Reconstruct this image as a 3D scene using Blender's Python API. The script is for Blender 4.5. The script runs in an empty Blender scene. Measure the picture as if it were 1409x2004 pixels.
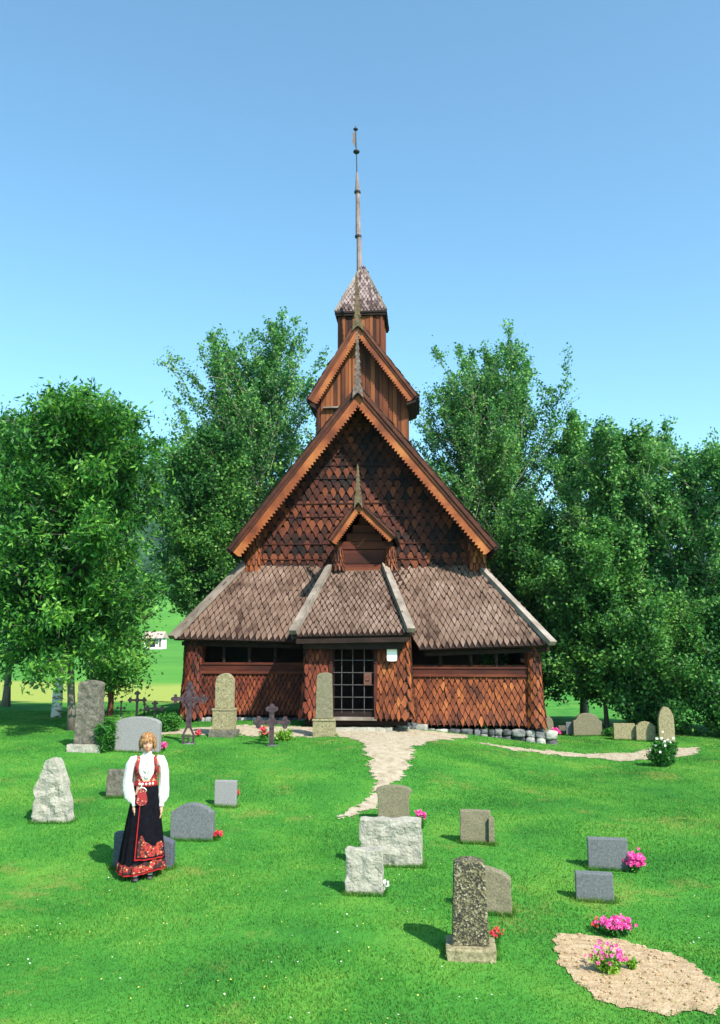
import bpy, bmesh, math, random
import numpy as np
from mathutils import Vector, Matrix, Quaternion, noise as mnoise
random.seed(7); rng = np.random.default_rng(7)
R = math.radians; PI = math.pi
scn = bpy.context.scene
COL = scn.collection

# ------------------------------------------------------------------ camera
F = 1600.0                      # focal length in photograph pixels (2004 high)
PITCH = math.atan(248/F); YAW = math.atan(134/F)
CY = -25.0; CZ = 2.75
def cam_axes():
    f = Vector((-math.sin(YAW)*math.cos(PITCH), math.cos(YAW)*math.cos(PITCH), math.sin(PITCH)))
    r = Vector((math.cos(YAW), math.sin(YAW), 0)); u = r.cross(f)
    return f, r, u
FW, RT, UP = cam_axes()
def ray(px, py):
    return (FW + RT*((px-704.5)/F) + UP*((1002-py)/F))
_d = ray(700, 1250); CX = -_d.x/_d.y*(-0.65-CY)      # church axis (x=0) falls on column 700
CAM = Vector((CX, CY, CZ))
def U(px, py, Y):
    d = ray(px, py); return CAM + d*((Y-CY)/d.y)
def sm(t):
    t = max(0.0, min(1.0, t)); return t*t*(3-2*t)
def terr(x, y):
    z = 0.0
    rise = sm((y+15)/9.5)
    side = 1-sm((x-0.2)/6.0)
    z += rise*(0.46*side - 0.14*(1-side))
    z += 0.05*math.sin(x*0.9+0.4)*math.sin(y*0.7) * (1 if y > -17 else .6)
    # behind the church the land drops, then climbs to the far hillside
    if y > 3:
        k = sm((y-3)/22); z = z*(1-k) - 1.35*k
    d = y-CY
    if d > 55:
        t = (d-55); z += 0.0125*min(t, 150) 
    if d > 205:
        t = min(d-205, 95); z += 0.20*t
    if d > 300:
        xx = (x-CX)/d*F
        hx = 1-0.62*sm((xx+430)/260)
        k = sm((d-300)/900)
        z += 245*hx*k + k*14*math.sin(x*0.006+1)
    return z
def G(px, py):
    d = ray(px, py); t = 2.0
    if d.z > -1e-4: return None
    last = t
    while t < 3000:
        p = CAM + d*t
        if p.z <= terr(p.x, p.y):
            a, b = last, t
            for _ in range(22):
                m = (a+b)/2; q = CAM+d*m
                if q.z <= terr(q.x, q.y): b = m
                else: a = m
            return CAM+d*b
        last = t; t *= 1.01
    return CAM+d*t
def scl(p):                      # photograph pixels per metre at a point
    return F/((p-CAM).dot(FW))

cd = bpy.data.cameras.new("camera"); cam = bpy.data.objects.new("camera", cd); COL.objects.link(cam)
cam.location = CAM
cam.rotation_euler = Matrix((RT, UP, -FW)).transposed().to_euler()
cd.sensor_fit = 'VERTICAL'; cd.sensor_height = 36.0; cd.lens = 36.0*F/2004.0
cd.clip_start = 0.1; cd.clip_end = 6000
scn.camera = cam

# ------------------------------------------------------------------ materials
MATS = {}
def nodes(name):
    m = bpy.data.materials.new(name); m.use_nodes = True
    nt = m.node_tree; b = nt.nodes['Principled BSDF']
    return m, nt, b
def M(name, cols, scale=6, rough=.85, bump=.3, bscale=None, rnd=0.0, stretch=(1,1,1), detail=6, spec=.25, metal=0.0, bdist=.01, contrast=(0.3,0.7)):
    """noise-driven colour ramp plus a per-piece random tint (attribute rnd) and a bump"""
    m, nt, b = nodes(name); N = nt.nodes; L = nt.links
    tc = N.new('ShaderNodeTexCoord'); mp = N.new('ShaderNodeMapping'); mp.inputs['Scale'].default_value = stretch
    L.new(tc.outputs['Object'], mp.inputs['Vector'])
    n1 = N.new('ShaderNodeTexNoise'); n1.inputs['Scale'].default_value = scale; n1.inputs['Detail'].default_value = detail; n1.inputs['Roughness'].default_value = .65
    L.new(mp.outputs[0], n1.inputs['Vector'])
    fac = n1.outputs['Fac']
    if rnd > 0:
        at = N.new('ShaderNodeAttribute'); at.attribute_name = 'rnd'
        s1 = N.new('ShaderNodeMath'); s1.operation = 'SUBTRACT'; L.new(at.outputs['Fac'], s1.inputs[0]); s1.inputs[1].default_value = .5
        s2 = N.new('ShaderNodeMath'); s2.operation = 'MULTIPLY_ADD'; L.new(s1.outputs[0], s2.inputs[0]); s2.inputs[1].default_value = rnd; L.new(fac, s2.inputs[2]); fac = s2.outputs[0]
    cr = N.new('ShaderNodeValToRGB'); e = cr.color_ramp.elements
    k = len(cols); a0, a1 = contrast
    for i, c in enumerate(cols):
        p = a0+(a1-a0)*i/max(1, k-1)
        if i < 2: e[i].position = p; el = e[i]
        else: el = e.new(p)
        el.color = (*c, 1)
    L.new(fac, cr.inputs[0]); L.new(cr.outputs[0], b.inputs['Base Color'])
    b.inputs['Roughness'].default_value = rough; b.inputs['Metallic'].default_value = metal
    b.inputs['Specular IOR Level'].default_value = spec
    if bump > 0:
        n2 = N.new('ShaderNodeTexNoise'); n2.inputs['Scale'].default_value = bscale or scale*4; n2.inputs['Detail'].default_value = 5
        L.new(mp.outputs[0], n2.inputs['Vector'])
        bp = N.new('ShaderNodeBump'); bp.inputs['Strength'].default_value = bump; bp.inputs['Distance'].default_value = bdist
        L.new(n2.outputs['Fac'], bp.inputs['Height']); L.new(bp.outputs[0], b.inputs['Normal'])
    MATS[name] = m; return m
def leafmat(name, cols, scale=.6, trans=.42, rnd=.6, rough=.5):
    m, nt, b = nodes(name); N = nt.nodes; L = nt.links
    tc = N.new('ShaderNodeTexCoord'); n1 = N.new('ShaderNodeTexNoise'); n1.inputs['Scale'].default_value = scale; n1.inputs['Detail'].default_value = 3
    L.new(tc.outputs['Object'], n1.inputs['Vector'])
    at = N.new('ShaderNodeAttribute'); at.attribute_name = 'rnd'
    s1 = N.new('ShaderNodeMath'); s1.operation = 'SUBTRACT'; L.new(at.outputs['Fac'], s1.inputs[0]); s1.inputs[1].default_value = .5
    s2 = N.new('ShaderNodeMath'); s2.operation = 'MULTIPLY_ADD'; L.new(s1.outputs[0], s2.inputs[0]); s2.inputs[1].default_value = rnd; L.new(n1.outputs['Fac'], s2.inputs[2])
    cr = N.new('ShaderNodeValToRGB'); e = cr.color_ramp.elements
    k = len(cols)
    for i, c in enumerate(cols):
        p = .2+.6*i/max(1, k-1)
        if i < 2: e[i].position = p; el = e[i]
        else: el = e.new(p)
        el.color = (*c, 1)
    L.new(s2.outputs[0], cr.inputs[0]); L.new(cr.outputs[0], b.inputs['Base Color'])
    b.inputs['Roughness'].default_value = rough; b.inputs['Specular IOR Level'].default_value = .3
    tr = N.new('ShaderNodeBsdfTranslucent'); L.new(cr.outputs[0], tr.inputs['Color'])
    mx = N.new('ShaderNodeMixShader'); mx.inputs[0].default_value = trans
    L.new(b.outputs[0], mx.inputs[1]); L.new(tr.outputs[0], mx.inputs[2]); L.new(mx.outputs[0], N['Material Output'].inputs['Surface'])
    MATS[name] = m; return m

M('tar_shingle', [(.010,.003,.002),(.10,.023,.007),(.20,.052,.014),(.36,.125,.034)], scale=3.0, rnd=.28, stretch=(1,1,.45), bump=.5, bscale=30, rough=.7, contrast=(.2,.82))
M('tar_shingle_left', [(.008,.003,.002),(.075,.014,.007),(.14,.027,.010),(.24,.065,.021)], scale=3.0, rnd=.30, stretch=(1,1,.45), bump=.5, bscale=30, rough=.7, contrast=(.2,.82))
M('gable_shingle', [(.006,.002,.0015),(.038,.009,.005),(.080,.018,.008),(.14,.038,.013)], scale=1.6, rnd=.42, bump=.5, bscale=26, rough=.7, contrast=(.22,.8))
M('roof_shingle', [(.030,.014,.010),(.115,.072,.052),(.155,.102,.078),(.225,.16,.13)], scale=1.3, rnd=.24, stretch=(1,1,1), bump=.4, bscale=30, rough=.8, contrast=(.22,.8))
M('spire_shingle', [(.05,.03,.03),(.17,.12,.115),(.26,.20,.195)], scale=3, rnd=.4, bump=.3, rough=.8)
M('grey_board', [(.11,.09,.072),(.19,.155,.13),(.28,.24,.21)], scale=2.0, stretch=(1,1,1), rnd=.2, bump=.4, bscale=25)
M('barge', [(.11,.026,.009),(.23,.060,.018),(.35,.12,.035)], scale=1.4, rnd=.3, bump=.3, bscale=18, rough=.65)
M('barge_dark', [(.03,.009,.005),(.065,.018,.009),(.11,.035,.016)], scale=2, rnd=.3, bump=.3, bscale=18, rough=.7)
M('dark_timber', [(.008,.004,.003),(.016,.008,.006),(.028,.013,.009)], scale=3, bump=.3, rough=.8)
M('plank', [(.025,.008,.005),(.12,.032,.012),(.24,.08,.025)], scale=2.2, rnd=.5, stretch=(1,1,.18), bump=.5, bscale=16, rough=.72, contrast=(.22,.8))
M('plank_red', [(.03,.007,.005),(.075,.016,.009),(.14,.038,.015)], scale=2.2, rnd=.5, stretch=(.25,1,1), bump=.5, bscale=16, rough=.75)
M('finial_wood', [(.045,.032,.018),(.10,.072,.040),(.16,.125,.075)], scale=9, bump=.4)
M('finial_dark', [(.05,.035,.03),(.11,.08,.07),(.22,.18,.16)], scale=7, bump=.4)
M('iron_dark', [(.008,.008,.010),(.02,.018,.02)], scale=8, bump=.2, rough=.55, spec=.4)
M('iron_bar', [(.035,.03,.032),(.09,.08,.08)], scale=14, bump=.2, rough=.5, spec=.4)
M('iron_purple', [(.020,.012,.016),(.05,.030,.038),(.10,.065,.07)], scale=14, bump=.4, rough=.6, spec=.3)
M('lock_red', [(.07,.028,.02),(.13,.06,.045)], scale=10, bump=.2)
M('white_notice', [(.78,.77,.74),(.86,.85,.83)], scale=3, bump=.05, rough=.5)
M('pale_stone', [(.21,.20,.165),(.29,.275,.23),(.36,.345,.295)], scale=16, detail=10, bump=1.0, bscale=30, bdist=.02)
M('grey_stone', [(.14,.13,.14),(.21,.205,.21),(.27,.26,.26)], scale=60, detail=3, bump=.3, bscale=90, bdist=.004)
M('rough_grey_stone', [(.05,.046,.036),(.11,.10,.08),(.19,.175,.14)], scale=22, detail=8, bump=.7, bscale=40, bdist=.01)
M('blue_stone', [(.065,.075,.08),(.11,.12,.13),(.16,.168,.172)], scale=55, detail=4, bump=.3, bscale=90, bdist=.004)
M('dark_stone', [(.04,.048,.075),(.075,.082,.11),(.12,.125,.15)], scale=50, detail=4, bump=.2, bscale=90, bdist=.004, rough=.55)
M('lichen_stone', [(.08,.072,.04),(.18,.155,.085),(.26,.225,.13),(.34,.30,.20)], scale=26, detail=8, bump=.8, bscale=50, bdist=.01)
M('olive_stone', [(.08,.07,.045),(.155,.14,.09),(.23,.205,.14)], scale=45, detail=6, bump=.5, bscale=60, bdist=.006)
M('foundation_rock', [(.03,.033,.035),(.11,.115,.12),(.22,.22,.20),(.36,.35,.31)], scale=5, rnd=.5, detail=8, bump=.8, bscale=14, bdist=.03, contrast=(.25,.75))
def speckled():
    m, nt, b = nodes('speckled_granite'); N = nt.nodes; L = nt.links
    tc = N.new('ShaderNodeTexCoord'); v = N.new('ShaderNodeTexVoronoi'); v.inputs['Scale'].default_value = 70; L.new(tc.outputs['Object'], v.inputs['Vector'])
    sp = N.new('ShaderNodeSeparateColor'); L.new(v.outputs['Color'], sp.inputs[0])
    cr = N.new('ShaderNodeValToRGB'); e = cr.color_ramp.elements
    st = [(.0,(.015,.015,.012)),(.38,(.04,.037,.022)),(.5,(.085,.074,.036)),(.68,(.12,.105,.05)),(.86,(.17,.145,.075)),(.97,(.27,.24,.17))]
    for i,(p,c) in enumerate(st):
        if i < 2: e[i].position = p; el = e[i]
        else: el = e.new(p)
        el.color = (*c,1)
    n = N.new('ShaderNodeTexNoise'); n.inputs['Scale'].default_value = 30; n.inputs['Detail'].default_value = 6; L.new(tc.outputs['Object'], n.inputs['Vector'])
    mx = N.new('ShaderNodeMath'); mx.operation = 'MULTIPLY_ADD'; L.new(n.outputs['Fac'], mx.inputs[0]); mx.inputs[1].default_value = .9; 
    ad = N.new('ShaderNodeMath'); ad.operation = 'SUBTRACT'; L.new(sp.outputs[0], ad.inputs[0]); ad.inputs[1].default_value = .47; L.new(ad.outputs[0], mx.inputs[2])
    L.new(mx.outputs[0], cr.inputs[0]); L.new(cr.outputs[0], b.inputs['Base Color']); b.inputs['Roughness'].default_value = .8
    bp = N.new('ShaderNodeBump'); bp.inputs['Strength'].default_value = .8; bp.inputs['Distance'].default_value = .008; L.new(v.outputs['Distance'], bp.inputs['Height']); L.new(bp.outputs[0], b.inputs['Normal'])
    MATS['speckled_granite'] = m
speckled()
def groundmat(name, far=False):
    m, nt, b = nodes(name); N = nt.nodes; L = nt.links
    tc = N.new('ShaderNodeTexCoord')
    def nz(s, d=5, r=.6):
        n = N.new('ShaderNodeTexNoise'); n.inputs['Scale'].default_value = s; n.inputs['Detail'].default_value = d; n.inputs['Roughness'].default_value = r
        L.new(tc.outputs['Object'], n.inputs['Vector']); return n.outputs['Fac']
    def ramp(f, st):
        cr = N.new('ShaderNodeValToRGB'); e = cr.color_ramp.elements
        for i,(p,c) in enumerate(st):
            if i < 2: e[i].position = p; el = e[i]
            else: el = e.new(p)
            el.color = (*c,1)
        L.new(f, cr.inputs[0]); return cr.outputs[0]
    def mix(f, a, c):
        x = N.new('ShaderNodeMix'); x.data_type = 'RGBA'; L.new(f, x.inputs[0]); 
        L.new(a, x.inputs[6]); 
        if isinstance(c, tuple): x.inputs[7].default_value = (*c,1)
        else: L.new(c, x.inputs[7])
        return x.outputs[2]
    if name in ('grass_blades', 'lawn'):
        base = ramp(nz(.7, 6), [(.28,(.024,.130,.020)),(.5,(.048,.195,.026)),(.72,(.105,.255,.036))])
        dry = ramp(nz(.55, 10, .8), [(.55,(0,0,0)),(.74,(.8,.8,.8))])
        col = mix(dry, base, (.27,.21,.065))
        if name == 'grass_blades':
            at = N.new('ShaderNodeAttribute'); at.attribute_name = 'rnd'
            hs = N.new('ShaderNodeHueSaturation'); L.new(col, hs.inputs['Color'])
            ma = N.new('ShaderNodeMath'); ma.operation = 'MULTIPLY_ADD'; L.new(at.outputs['Fac'], ma.inputs[0]); ma.inputs[1].default_value = .6; ma.inputs[2].default_value = .8
            L.new(ma.outputs[0], hs.inputs['Value'])
            mh = N.new('ShaderNodeMath'); mh.operation = 'MULTIPLY_ADD'; L.new(at.outputs['Fac'], mh.inputs[0]); mh.inputs[1].default_value = -.045; mh.inputs[2].default_value = .515
            L.new(mh.outputs[0], hs.inputs['Hue']); col = hs.outputs[0]
            L.new(col, b.inputs['Base Color']); b.inputs['Roughness'].default_value = .6; b.inputs['Specular IOR Level'].default_value = .15
            tr = N.new('ShaderNodeBsdfTranslucent'); L.new(col, tr.inputs['Color']); mx = N.new('ShaderNodeMixShader'); mx.inputs[0].default_value = .3
            L.new(b.outputs[0], mx.inputs[1]); L.new(tr.outputs[0], mx.inputs[2]); L.new(mx.outputs[0], N['Material Output'].inputs['Surface'])
            MATS[name] = m; return m
        fine = ramp(nz(40, 4), [(.35,(.35,.35,.35)),(.65,(1,1,1))])
        x = N.new('ShaderNodeMix'); x.data_type='RGBA'; x.blend_type='MULTIPLY'; x.inputs[0].default_value = .6; L.new(col, x.inputs[6]); L.new(fine, x.inputs[7]); col = x.outputs[2]
    # the wide land: yellow hay strip, green meadows, conifer forest on the hill (by height and distance)
    if name == 'land':
        geo = N.new('ShaderNodeNewGeometry'); sx = N.new('ShaderNodeSeparateXYZ'); L.new(geo.outputs['Position'], sx.inputs[0])
        near = ramp(nz(.7, 6), [(.28,(.024,.130,.020)),(.5,(.048,.195,.026)),(.72,(.105,.255,.036))])
        dry = ramp(nz(.55, 10, .8), [(.55,(0,0,0)),(.74,(.8,.8,.8))]); near = mix(dry, near, (.27,.21,.065))
        mead = ramp(nz(.05, 6), [(.3,(.045,.17,.025)),(.7,(.09,.25,.035))])
        forest = ramp(nz(.06, 8, .75), [(.38,(.006,.022,.010)),(.5,(.016,.05,.018)),(.62,(.035,.10,.03))])
        def band(out, a, bb):
            mr = N.new('ShaderNodeMapRange'); L.new(out, mr.inputs[0]); mr.inputs[1].default_value = a; mr.inputs[2].default_value = bb; return mr.outputs[0]
        wob = N.new('ShaderNodeMath'); wob.operation='MULTIPLY_ADD'; L.new(nz(.03,3), wob.inputs[0]); wob.inputs[1].default_value = 30; L.new(sx.outputs[1], wob.inputs[2])
        hx = N.new('ShaderNodeMath'); hx.operation = 'MULTIPLY'; L.new(band(wob.outputs[0], 20, 22), hx.inputs[0]); L.new(band(sx.outputs[0], -3, -5), hx.inputs[1]); hay_in = hx.outputs[0]; hay_out = band(wob.outputs[0], 58, 62)
        col = mix(hay_in, near, (.24,.29,.06)); col = mix(hay_out, col, mead)
        col = mix(band(wob.outputs[0], 285, 300), col, forest)
    L.new(col, b.inputs['Base Color']); b.inputs['Roughness'].default_value = .95; b.inputs['Specular IOR Level'].default_value = .1
    bp = N.new('ShaderNodeBump'); bp.inputs['Strength'].default_value = .6; bp.inputs['Distance'].default_value = .05; L.new(nz(12, 6), bp.inputs['Height']); L.new(bp.outputs[0], b.inputs['Normal'])
    MATS[name] = m
groundmat('grass_blades'); groundmat('land')
M('gravel', [(.20,.15,.095),(.32,.265,.19),(.40,.35,.275)], scale=6, detail=10, bump=.5, bscale=60, bdist=.01, contrast=(.28,.68))
M('soil', [(.22,.145,.08),(.36,.26,.155),(.46,.35,.23)], scale=10, detail=10, bump=.9, bscale=50, bdist=.015)
leafmat('aspen_leaf', [(.016,.095,.030),(.046,.19,.045),(.11,.30,.062),(.21,.42,.085)], scale=.5)
leafmat('aspen_leaf_dark', [(.012,.07,.020),(.032,.14,.030),(.07,.225,.040),(.14,.32,.055)], scale=.5)
leafmat('ash_leaf', [(.010,.06,.014),(.030,.14,.022),(.075,.25,.032),(.17,.39,.05)], scale=.7)
leafmat('bush_leaf', [(.012,.08,.015),(.03,.16,.02),(.10,.32,.04)], scale=2)
leafmat('yellow_leaf', [(.05,.18,.015),(.16,.36,.03),(.32,.50,.05)], scale=3)
leafmat('petal_pink', [(.45,.01,.14),(.72,.04,.30),(.85,.18,.45)], scale=14, trans=.2)
leafmat('petal_red', [(.35,.006,.02),(.62,.015,.05),(.75,.08,.12)], scale=14, trans=.2)
leafmat('petal_white', [(.6,.6,.55),(.8,.8,.75)], scale=14, trans=.2)
leafmat('petal_yellow', [(.65,.55,.08),(.8,.72,.2)], scale=14, trans=.2)
M('bark', [(.035,.03,.025),(.10,.085,.07),(.19,.165,.13)], scale=5, stretch=(1,1,.25), bump=.8, bscale=14, bdist=.03)
M('bark_pale', [(.10,.09,.07),(.24,.22,.17),(.38,.34,.27)], scale=4, stretch=(1,1,.4), bump=.6, bscale=12)
M('bark_red', [(.06,.022,.015),(.13,.045,.03),(.22,.09,.05)], scale=5, stretch=(1,1,.3), bump=.7, bscale=14)
M('birch_bark', [(.02,.018,.018),(.62,.58,.55),(.75,.72,.69)], scale=5, stretch=(.6,.6,1.8), bump=.4, contrast=(.38,.5))

# ------------------------------------------------------------------ mesh helpers
class MB:
    def __init__(s): s.v = []; s.f = []; s.r = []
    def add(s, vs, fs, r=None):
        o = len(s.v); s.v += [tuple(p) for p in vs]; r = random.random() if r is None else r
        for f in fs: s.f.append([i+o for i in f]); s.r.append(r)
    def box(s, a, b, r=None):
        x0,y0,z0 = a; x1,y1,z1 = b
        s.add([(x0,y0,z0),(x1,y0,z0),(x1,y1,z0),(x0,y1,z0),(x0,y0,z1),(x1,y0,z1),(x1,y1,z1),(x0,y1,z1)],
              [(0,3,2,1),(4,5,6,7),(0,1,5,4),(1,2,6,5),(2,3,7,6),(3,0,4,7)], r)
    def beam(s, p, q, w, h, side=Vector((0,1,0)), r=None):
        p = Vector(p); q = Vector(q); d = (q-p).normalized(); a = d.cross(side).normalized(); b2 = d.cross(a).normalized()
        vs = [c + a*(i*w/2) + b2*(j*h/2) for c in (p, q) for i, j in ((-1,-1),(1,-1),(1,1),(-1,1))]
        s.add(vs, [(0,1,2,3),(7,6,5,4),(0,4,5,1),(1,5,6,2),(2,6,7,3),(3,7,4,0)], r)
    def prism(s, poly, dvec, r=None):          # poly: 3D points, extruded by dvec
        n = len(poly); dvec = Vector(dvec)
        vs = [Vector(p) for p in poly] + [Vector(p)+dvec for p in poly]
        fs = [list(range(n))[::-1], list(range(n, 2*n))] + [(i, (i+1) % n, (i+1) % n+n, i+n) for i in range(n)]
        s.add(vs, fs, r)
    def tube(s, pts, rads, n=8, cap=True, r=None):
        pts = [Vector(p) for p in pts]; vs = []; up = Vector((0.13, .21, 1)).normalized()
        for i, p in enumerate(pts):
            d = (pts[min(i+1, len(pts)-1)] - pts[max(i-1, 0)]).normalized()
            ref = Vector((1,0.1,0)) if abs(d.dot(up)) > .9 else up
            a = d.cross(ref).normalized(); b2 = d.cross(a)
            for k in range(n):
                t = 2*PI*k/n; vs.append(p + (a*math.cos(t)+b2*math.sin(t))*rads[i])
        fs = [(i*n+k, i*n+(k+1) % n, (i+1)*n+(k+1) % n, (i+1)*n+k) for i in range(len(pts)-1) for k in range(n)]
        if cap: fs += [list(range(n))[::-1], [(len(pts)-1)*n+k for k in range(n)]]
        s.add(vs, fs, r)
    def rings(s, rings, r=None, cap=True):
        n = len(rings[0]); vs = [p for rr in rings for p in rr]
        fs = [(i*n+k, i*n+(k+1) % n, (i+1)*n+(k+1) % n, (i+1)*n+k) for i in range(len(rings)-1) for k in range(n)]
        if cap: fs += [list(range(n))[::-1], [(len(rings)-1)*n+k for k in range(n)]]
        s.add(vs, fs, r)
    def ball(s, c, rad, n=8, m=6, r=None):
        c = Vector(c); rad = rad if hasattr(rad, '__len__') else (rad,)*3
        rr = []
        for j in range(m+1):
            t = PI*(j/m)*.98+.01*PI
            rr.append([c+Vector((rad[0]*math.sin(t)*math.cos(2*PI*k/n), rad[1]*math.sin(t)*math.sin(2*PI*k/n), -rad[2]*math.cos(t))) for k in range(n)])
        s.rings(rr, r)
    def build(s, name, mat, parent=None, smooth=False):
        me = bpy.data.meshes.new(name); me.from_pydata(s.v, [], s.f)
        at = me.attributes.new('rnd', 'FLOAT', 'FACE'); at.data.foreach_set('value', s.r)
        me.materials.append(MATS[mat] if isinstance(mat, str) else mat)
        if smooth: me.polygons.foreach_set('use_smooth', [True]*len(me.polygons))
        me.update()
        bm = bmesh.new(); bm.from_mesh(me); bmesh.ops.recalc_face_normals(bm, faces=bm.faces); bm.to_mesh(me); bm.free()
        o = bpy.data.objects.new(name, me); COL.objects.link(o)
        if parent: o.parent = parent; o.matrix_parent_inverse = Matrix.Translation(-parent.location) if PARENT_ABS else Matrix()
        return o
PARENT_ABS = True     # meshes are written in world coordinates while their parent sits at the thing's base
def bigmesh(name, V, Fq, rnd, mat, parent=None):
    me = bpy.data.meshes.new(name); nv = len(V); nf, k = Fq.shape
    me.vertices.add(nv); me.vertices.foreach_set('co', np.ascontiguousarray(V, dtype=np.float32).ravel())
    me.loops.add(nf*k); me.loops.foreach_set('vertex_index', Fq.astype(np.int32).ravel())
    me.polygons.add(nf); me.polygons.foreach_set('loop_start', np.arange(0, nf*k, k, dtype=np.int32)); me.polygons.foreach_set('loop_total', np.full(nf, k, dtype=np.int32))
    me.update(calc_edges=True)
    at = me.attributes.new('rnd', 'FLOAT', 'FACE'); at.data.foreach_set('value', rnd.astype(np.float32))
    me.materials.append(MATS[mat]); o = bpy.data.objects.new(name, me); COL.objects.link(o)
    if parent: o.parent = parent; o.matrix_parent_inverse = Matrix.Translation(-parent.location)
    return o
def empty(name, loc, label, cat, group=None):
    o = bpy.data.objects.new(name, None); COL.objects.link(o); o.location = loc; o.empty_display_size = .2
    return tag(o, label, cat, group)
def tag(o, label=None, cat=None, group=None, kind=None):
    if label: o['label'] = label
    if cat: o['category'] = cat
    if group: o['group'] = group
    if kind: o['kind'] = kind
    return o

# ------------------------------------------------------------------ shingles
def shingles(mb, S, u0, u1, v0, v1, w, row, mask=None, tip=.5, th=.014, lift=.016, jit=1.0, sign=1, over=1.05, gap=.012, edge=.014, rowb=0.0):
    nr = int(math.ceil((v1-v0)/row)); e = .02
    for j in range(nr):
        rb_ = random.uniform(-.5, .5)*rowb
        v = v0 + j*row; off = (j % 2)*w/2 + random.uniform(-.006,.006)
        nu = int((u1-u0)/w)+2
        for i in range(-1, nu):
            u = u0 + off + i*w + w/2*0 + random.uniform(-.006,.006)*jit
            if u < u0 or u > u1: continue
            vv = v + random.uniform(-.012,.012)*jit
            if mask and not mask(u, vv+row*.5): continue
            P = S(u, vv+row*.6); du = (S(u+e, vv+row*.6)-S(u-e, vv+row*.6))/(2*e); dv = (S(u, vv+row*.6+e)-S(u, vv+row*.6-e))/(2*e)
            n = du.cross(dv).normalized()*sign; ww = (w-gap)*random.uniform(.93,1.0); L = row*(1+over); tp = w*tip*random.uniform(.85,1.15)
            sk = random.uniform(-.05,.05)*jit; lf = lift*random.uniform(.6,1.6)
            out = [(-ww/2, L),(-ww/2, tp),(0, 0),(ww/2, tp),(ww/2, L)]
            vs = []
            for q in (1, 0):
                for (a, b) in out:
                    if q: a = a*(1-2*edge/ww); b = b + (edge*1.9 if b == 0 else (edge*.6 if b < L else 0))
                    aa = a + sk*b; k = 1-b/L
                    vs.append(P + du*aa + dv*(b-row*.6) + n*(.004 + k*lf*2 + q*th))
            rv = random.random()+rb_+.5*mnoise.noise(P*.9); mb.add(vs, [(0,1,2,3,4)], rv); mb.add(vs, [(0,5,6,1),(1,6,7,2),(2,7,8,3),(3,8,9,4)], -1.6)  # chamfer ring coloured dark: painted gap and shadow lines around each shingle
def patch(mb, S, u0, u1, v0, v1, nu=10, nv=6, off=-.01, r=.5):
    vs = []
    for j in range(nv+1):
        for i in range(nu+1):
            u = u0+(u1-u0)*i/nu; v = v0+(v1-v0)*j/nv; vs.append(S(u, v))
    fs = [(j*(nu+1)+i, j*(nu+1)+i+1, (j+1)*(nu+1)+i+1, (j+1)*(nu+1)+i) for j in range(nv) for i in range(nu)]
    mb.add(vs, fs, r)
def quadS(A, B, C, D):
    """A bottom-left, B bottom-right, C top-right, D top-left -> S(u,v) in metres on the quad's plane, plus mask"""
    A, B, C, D = map(Vector, (A, B, C, D)); ud = (B-A).normalized(); n = ud.cross(((D+C)/2-(A+B)/2)).normalized(); vd = n.cross(ud)
    f = lambda P: ((P-A).dot(ud), (P-A).dot(vd)); b = f(B); c = f(C); d = f(D)
    S = lambda u, v: A + ud*u + vd*v
    vt = (c[1]+d[1])/2
    def mask(u, v, m=0.0):
        t = v/max(vt, 1e-6); lo = d[0]*t; hi = b[0]+(c[0]-b[0])*t
        return lo-m <= u <= hi+m
    return S, mask, (min(0, d[0]), max(b[0], c[0]), vt)
class Path:
    """a plan curve; S(u,v) climbs it, flaring outward towards the ground"""
    def __init__(s, pts, z0, z1, flare=.12, rounds=3, outward=1):
        P = [Vector((p[0], p[1])) for p in pts]
        for _ in range(rounds):
            Q = [P[0]]
            for a, b in zip(P, P[1:]): Q += [a*.75+b*.25, a*.25+b*.75]
            Q.append(P[-1]); P = Q
        s.P = P; s.L = [0]
        for a, b in zip(P, P[1:]): s.L.append(s.L[-1]+(b-a).length)
        s.len = s.L[-1]; s.z0 = z0; s.z1 = z1; s.flare = flare; s.o = outward
    def at(s, u):
        u = min(max(u, 0), s.len-1e-5)
        for i in range(len(s.P)-1):
            if s.L[i+1] > u: break
        t = (u-s.L[i])/max(1e-6, s.L[i+1]-s.L[i]); return s.P[i].lerp(s.P[i+1], t)
    def S(s, u, v):
        p = s.at(u); a = s.at(u-.08); b = s.at(u+.08); d = (b-a).normalized(); n = Vector((d.y, -d.x))*s.o
        H = s.z1-s.z0; k = max(0, 1-v/H); q = p + n*(s.flare*k*k)
        return Vector((q.x, q.y, s.z0+v))
def shingle_wall(name, mat, parent, pts, z0, z1, w=.165, row=.17, flare=.12, rounds=3, outward=1, tip=1.0, back=.12):
    p = Path(pts, z0, z1, flare, rounds, outward); mb = MB()
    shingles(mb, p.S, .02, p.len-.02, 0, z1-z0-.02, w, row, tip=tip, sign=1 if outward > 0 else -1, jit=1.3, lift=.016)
    nu = max(6, int(p.len/.12))
    inner = lambda u, v: p.S(u, v)
    patch(mb, inner, 0, p.len, row*.5, z1-z0+.3, nu, 6, r=.0)
    o = mb.build(name, mat, parent)
    # solid timber core behind the shingles
    return o

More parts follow.
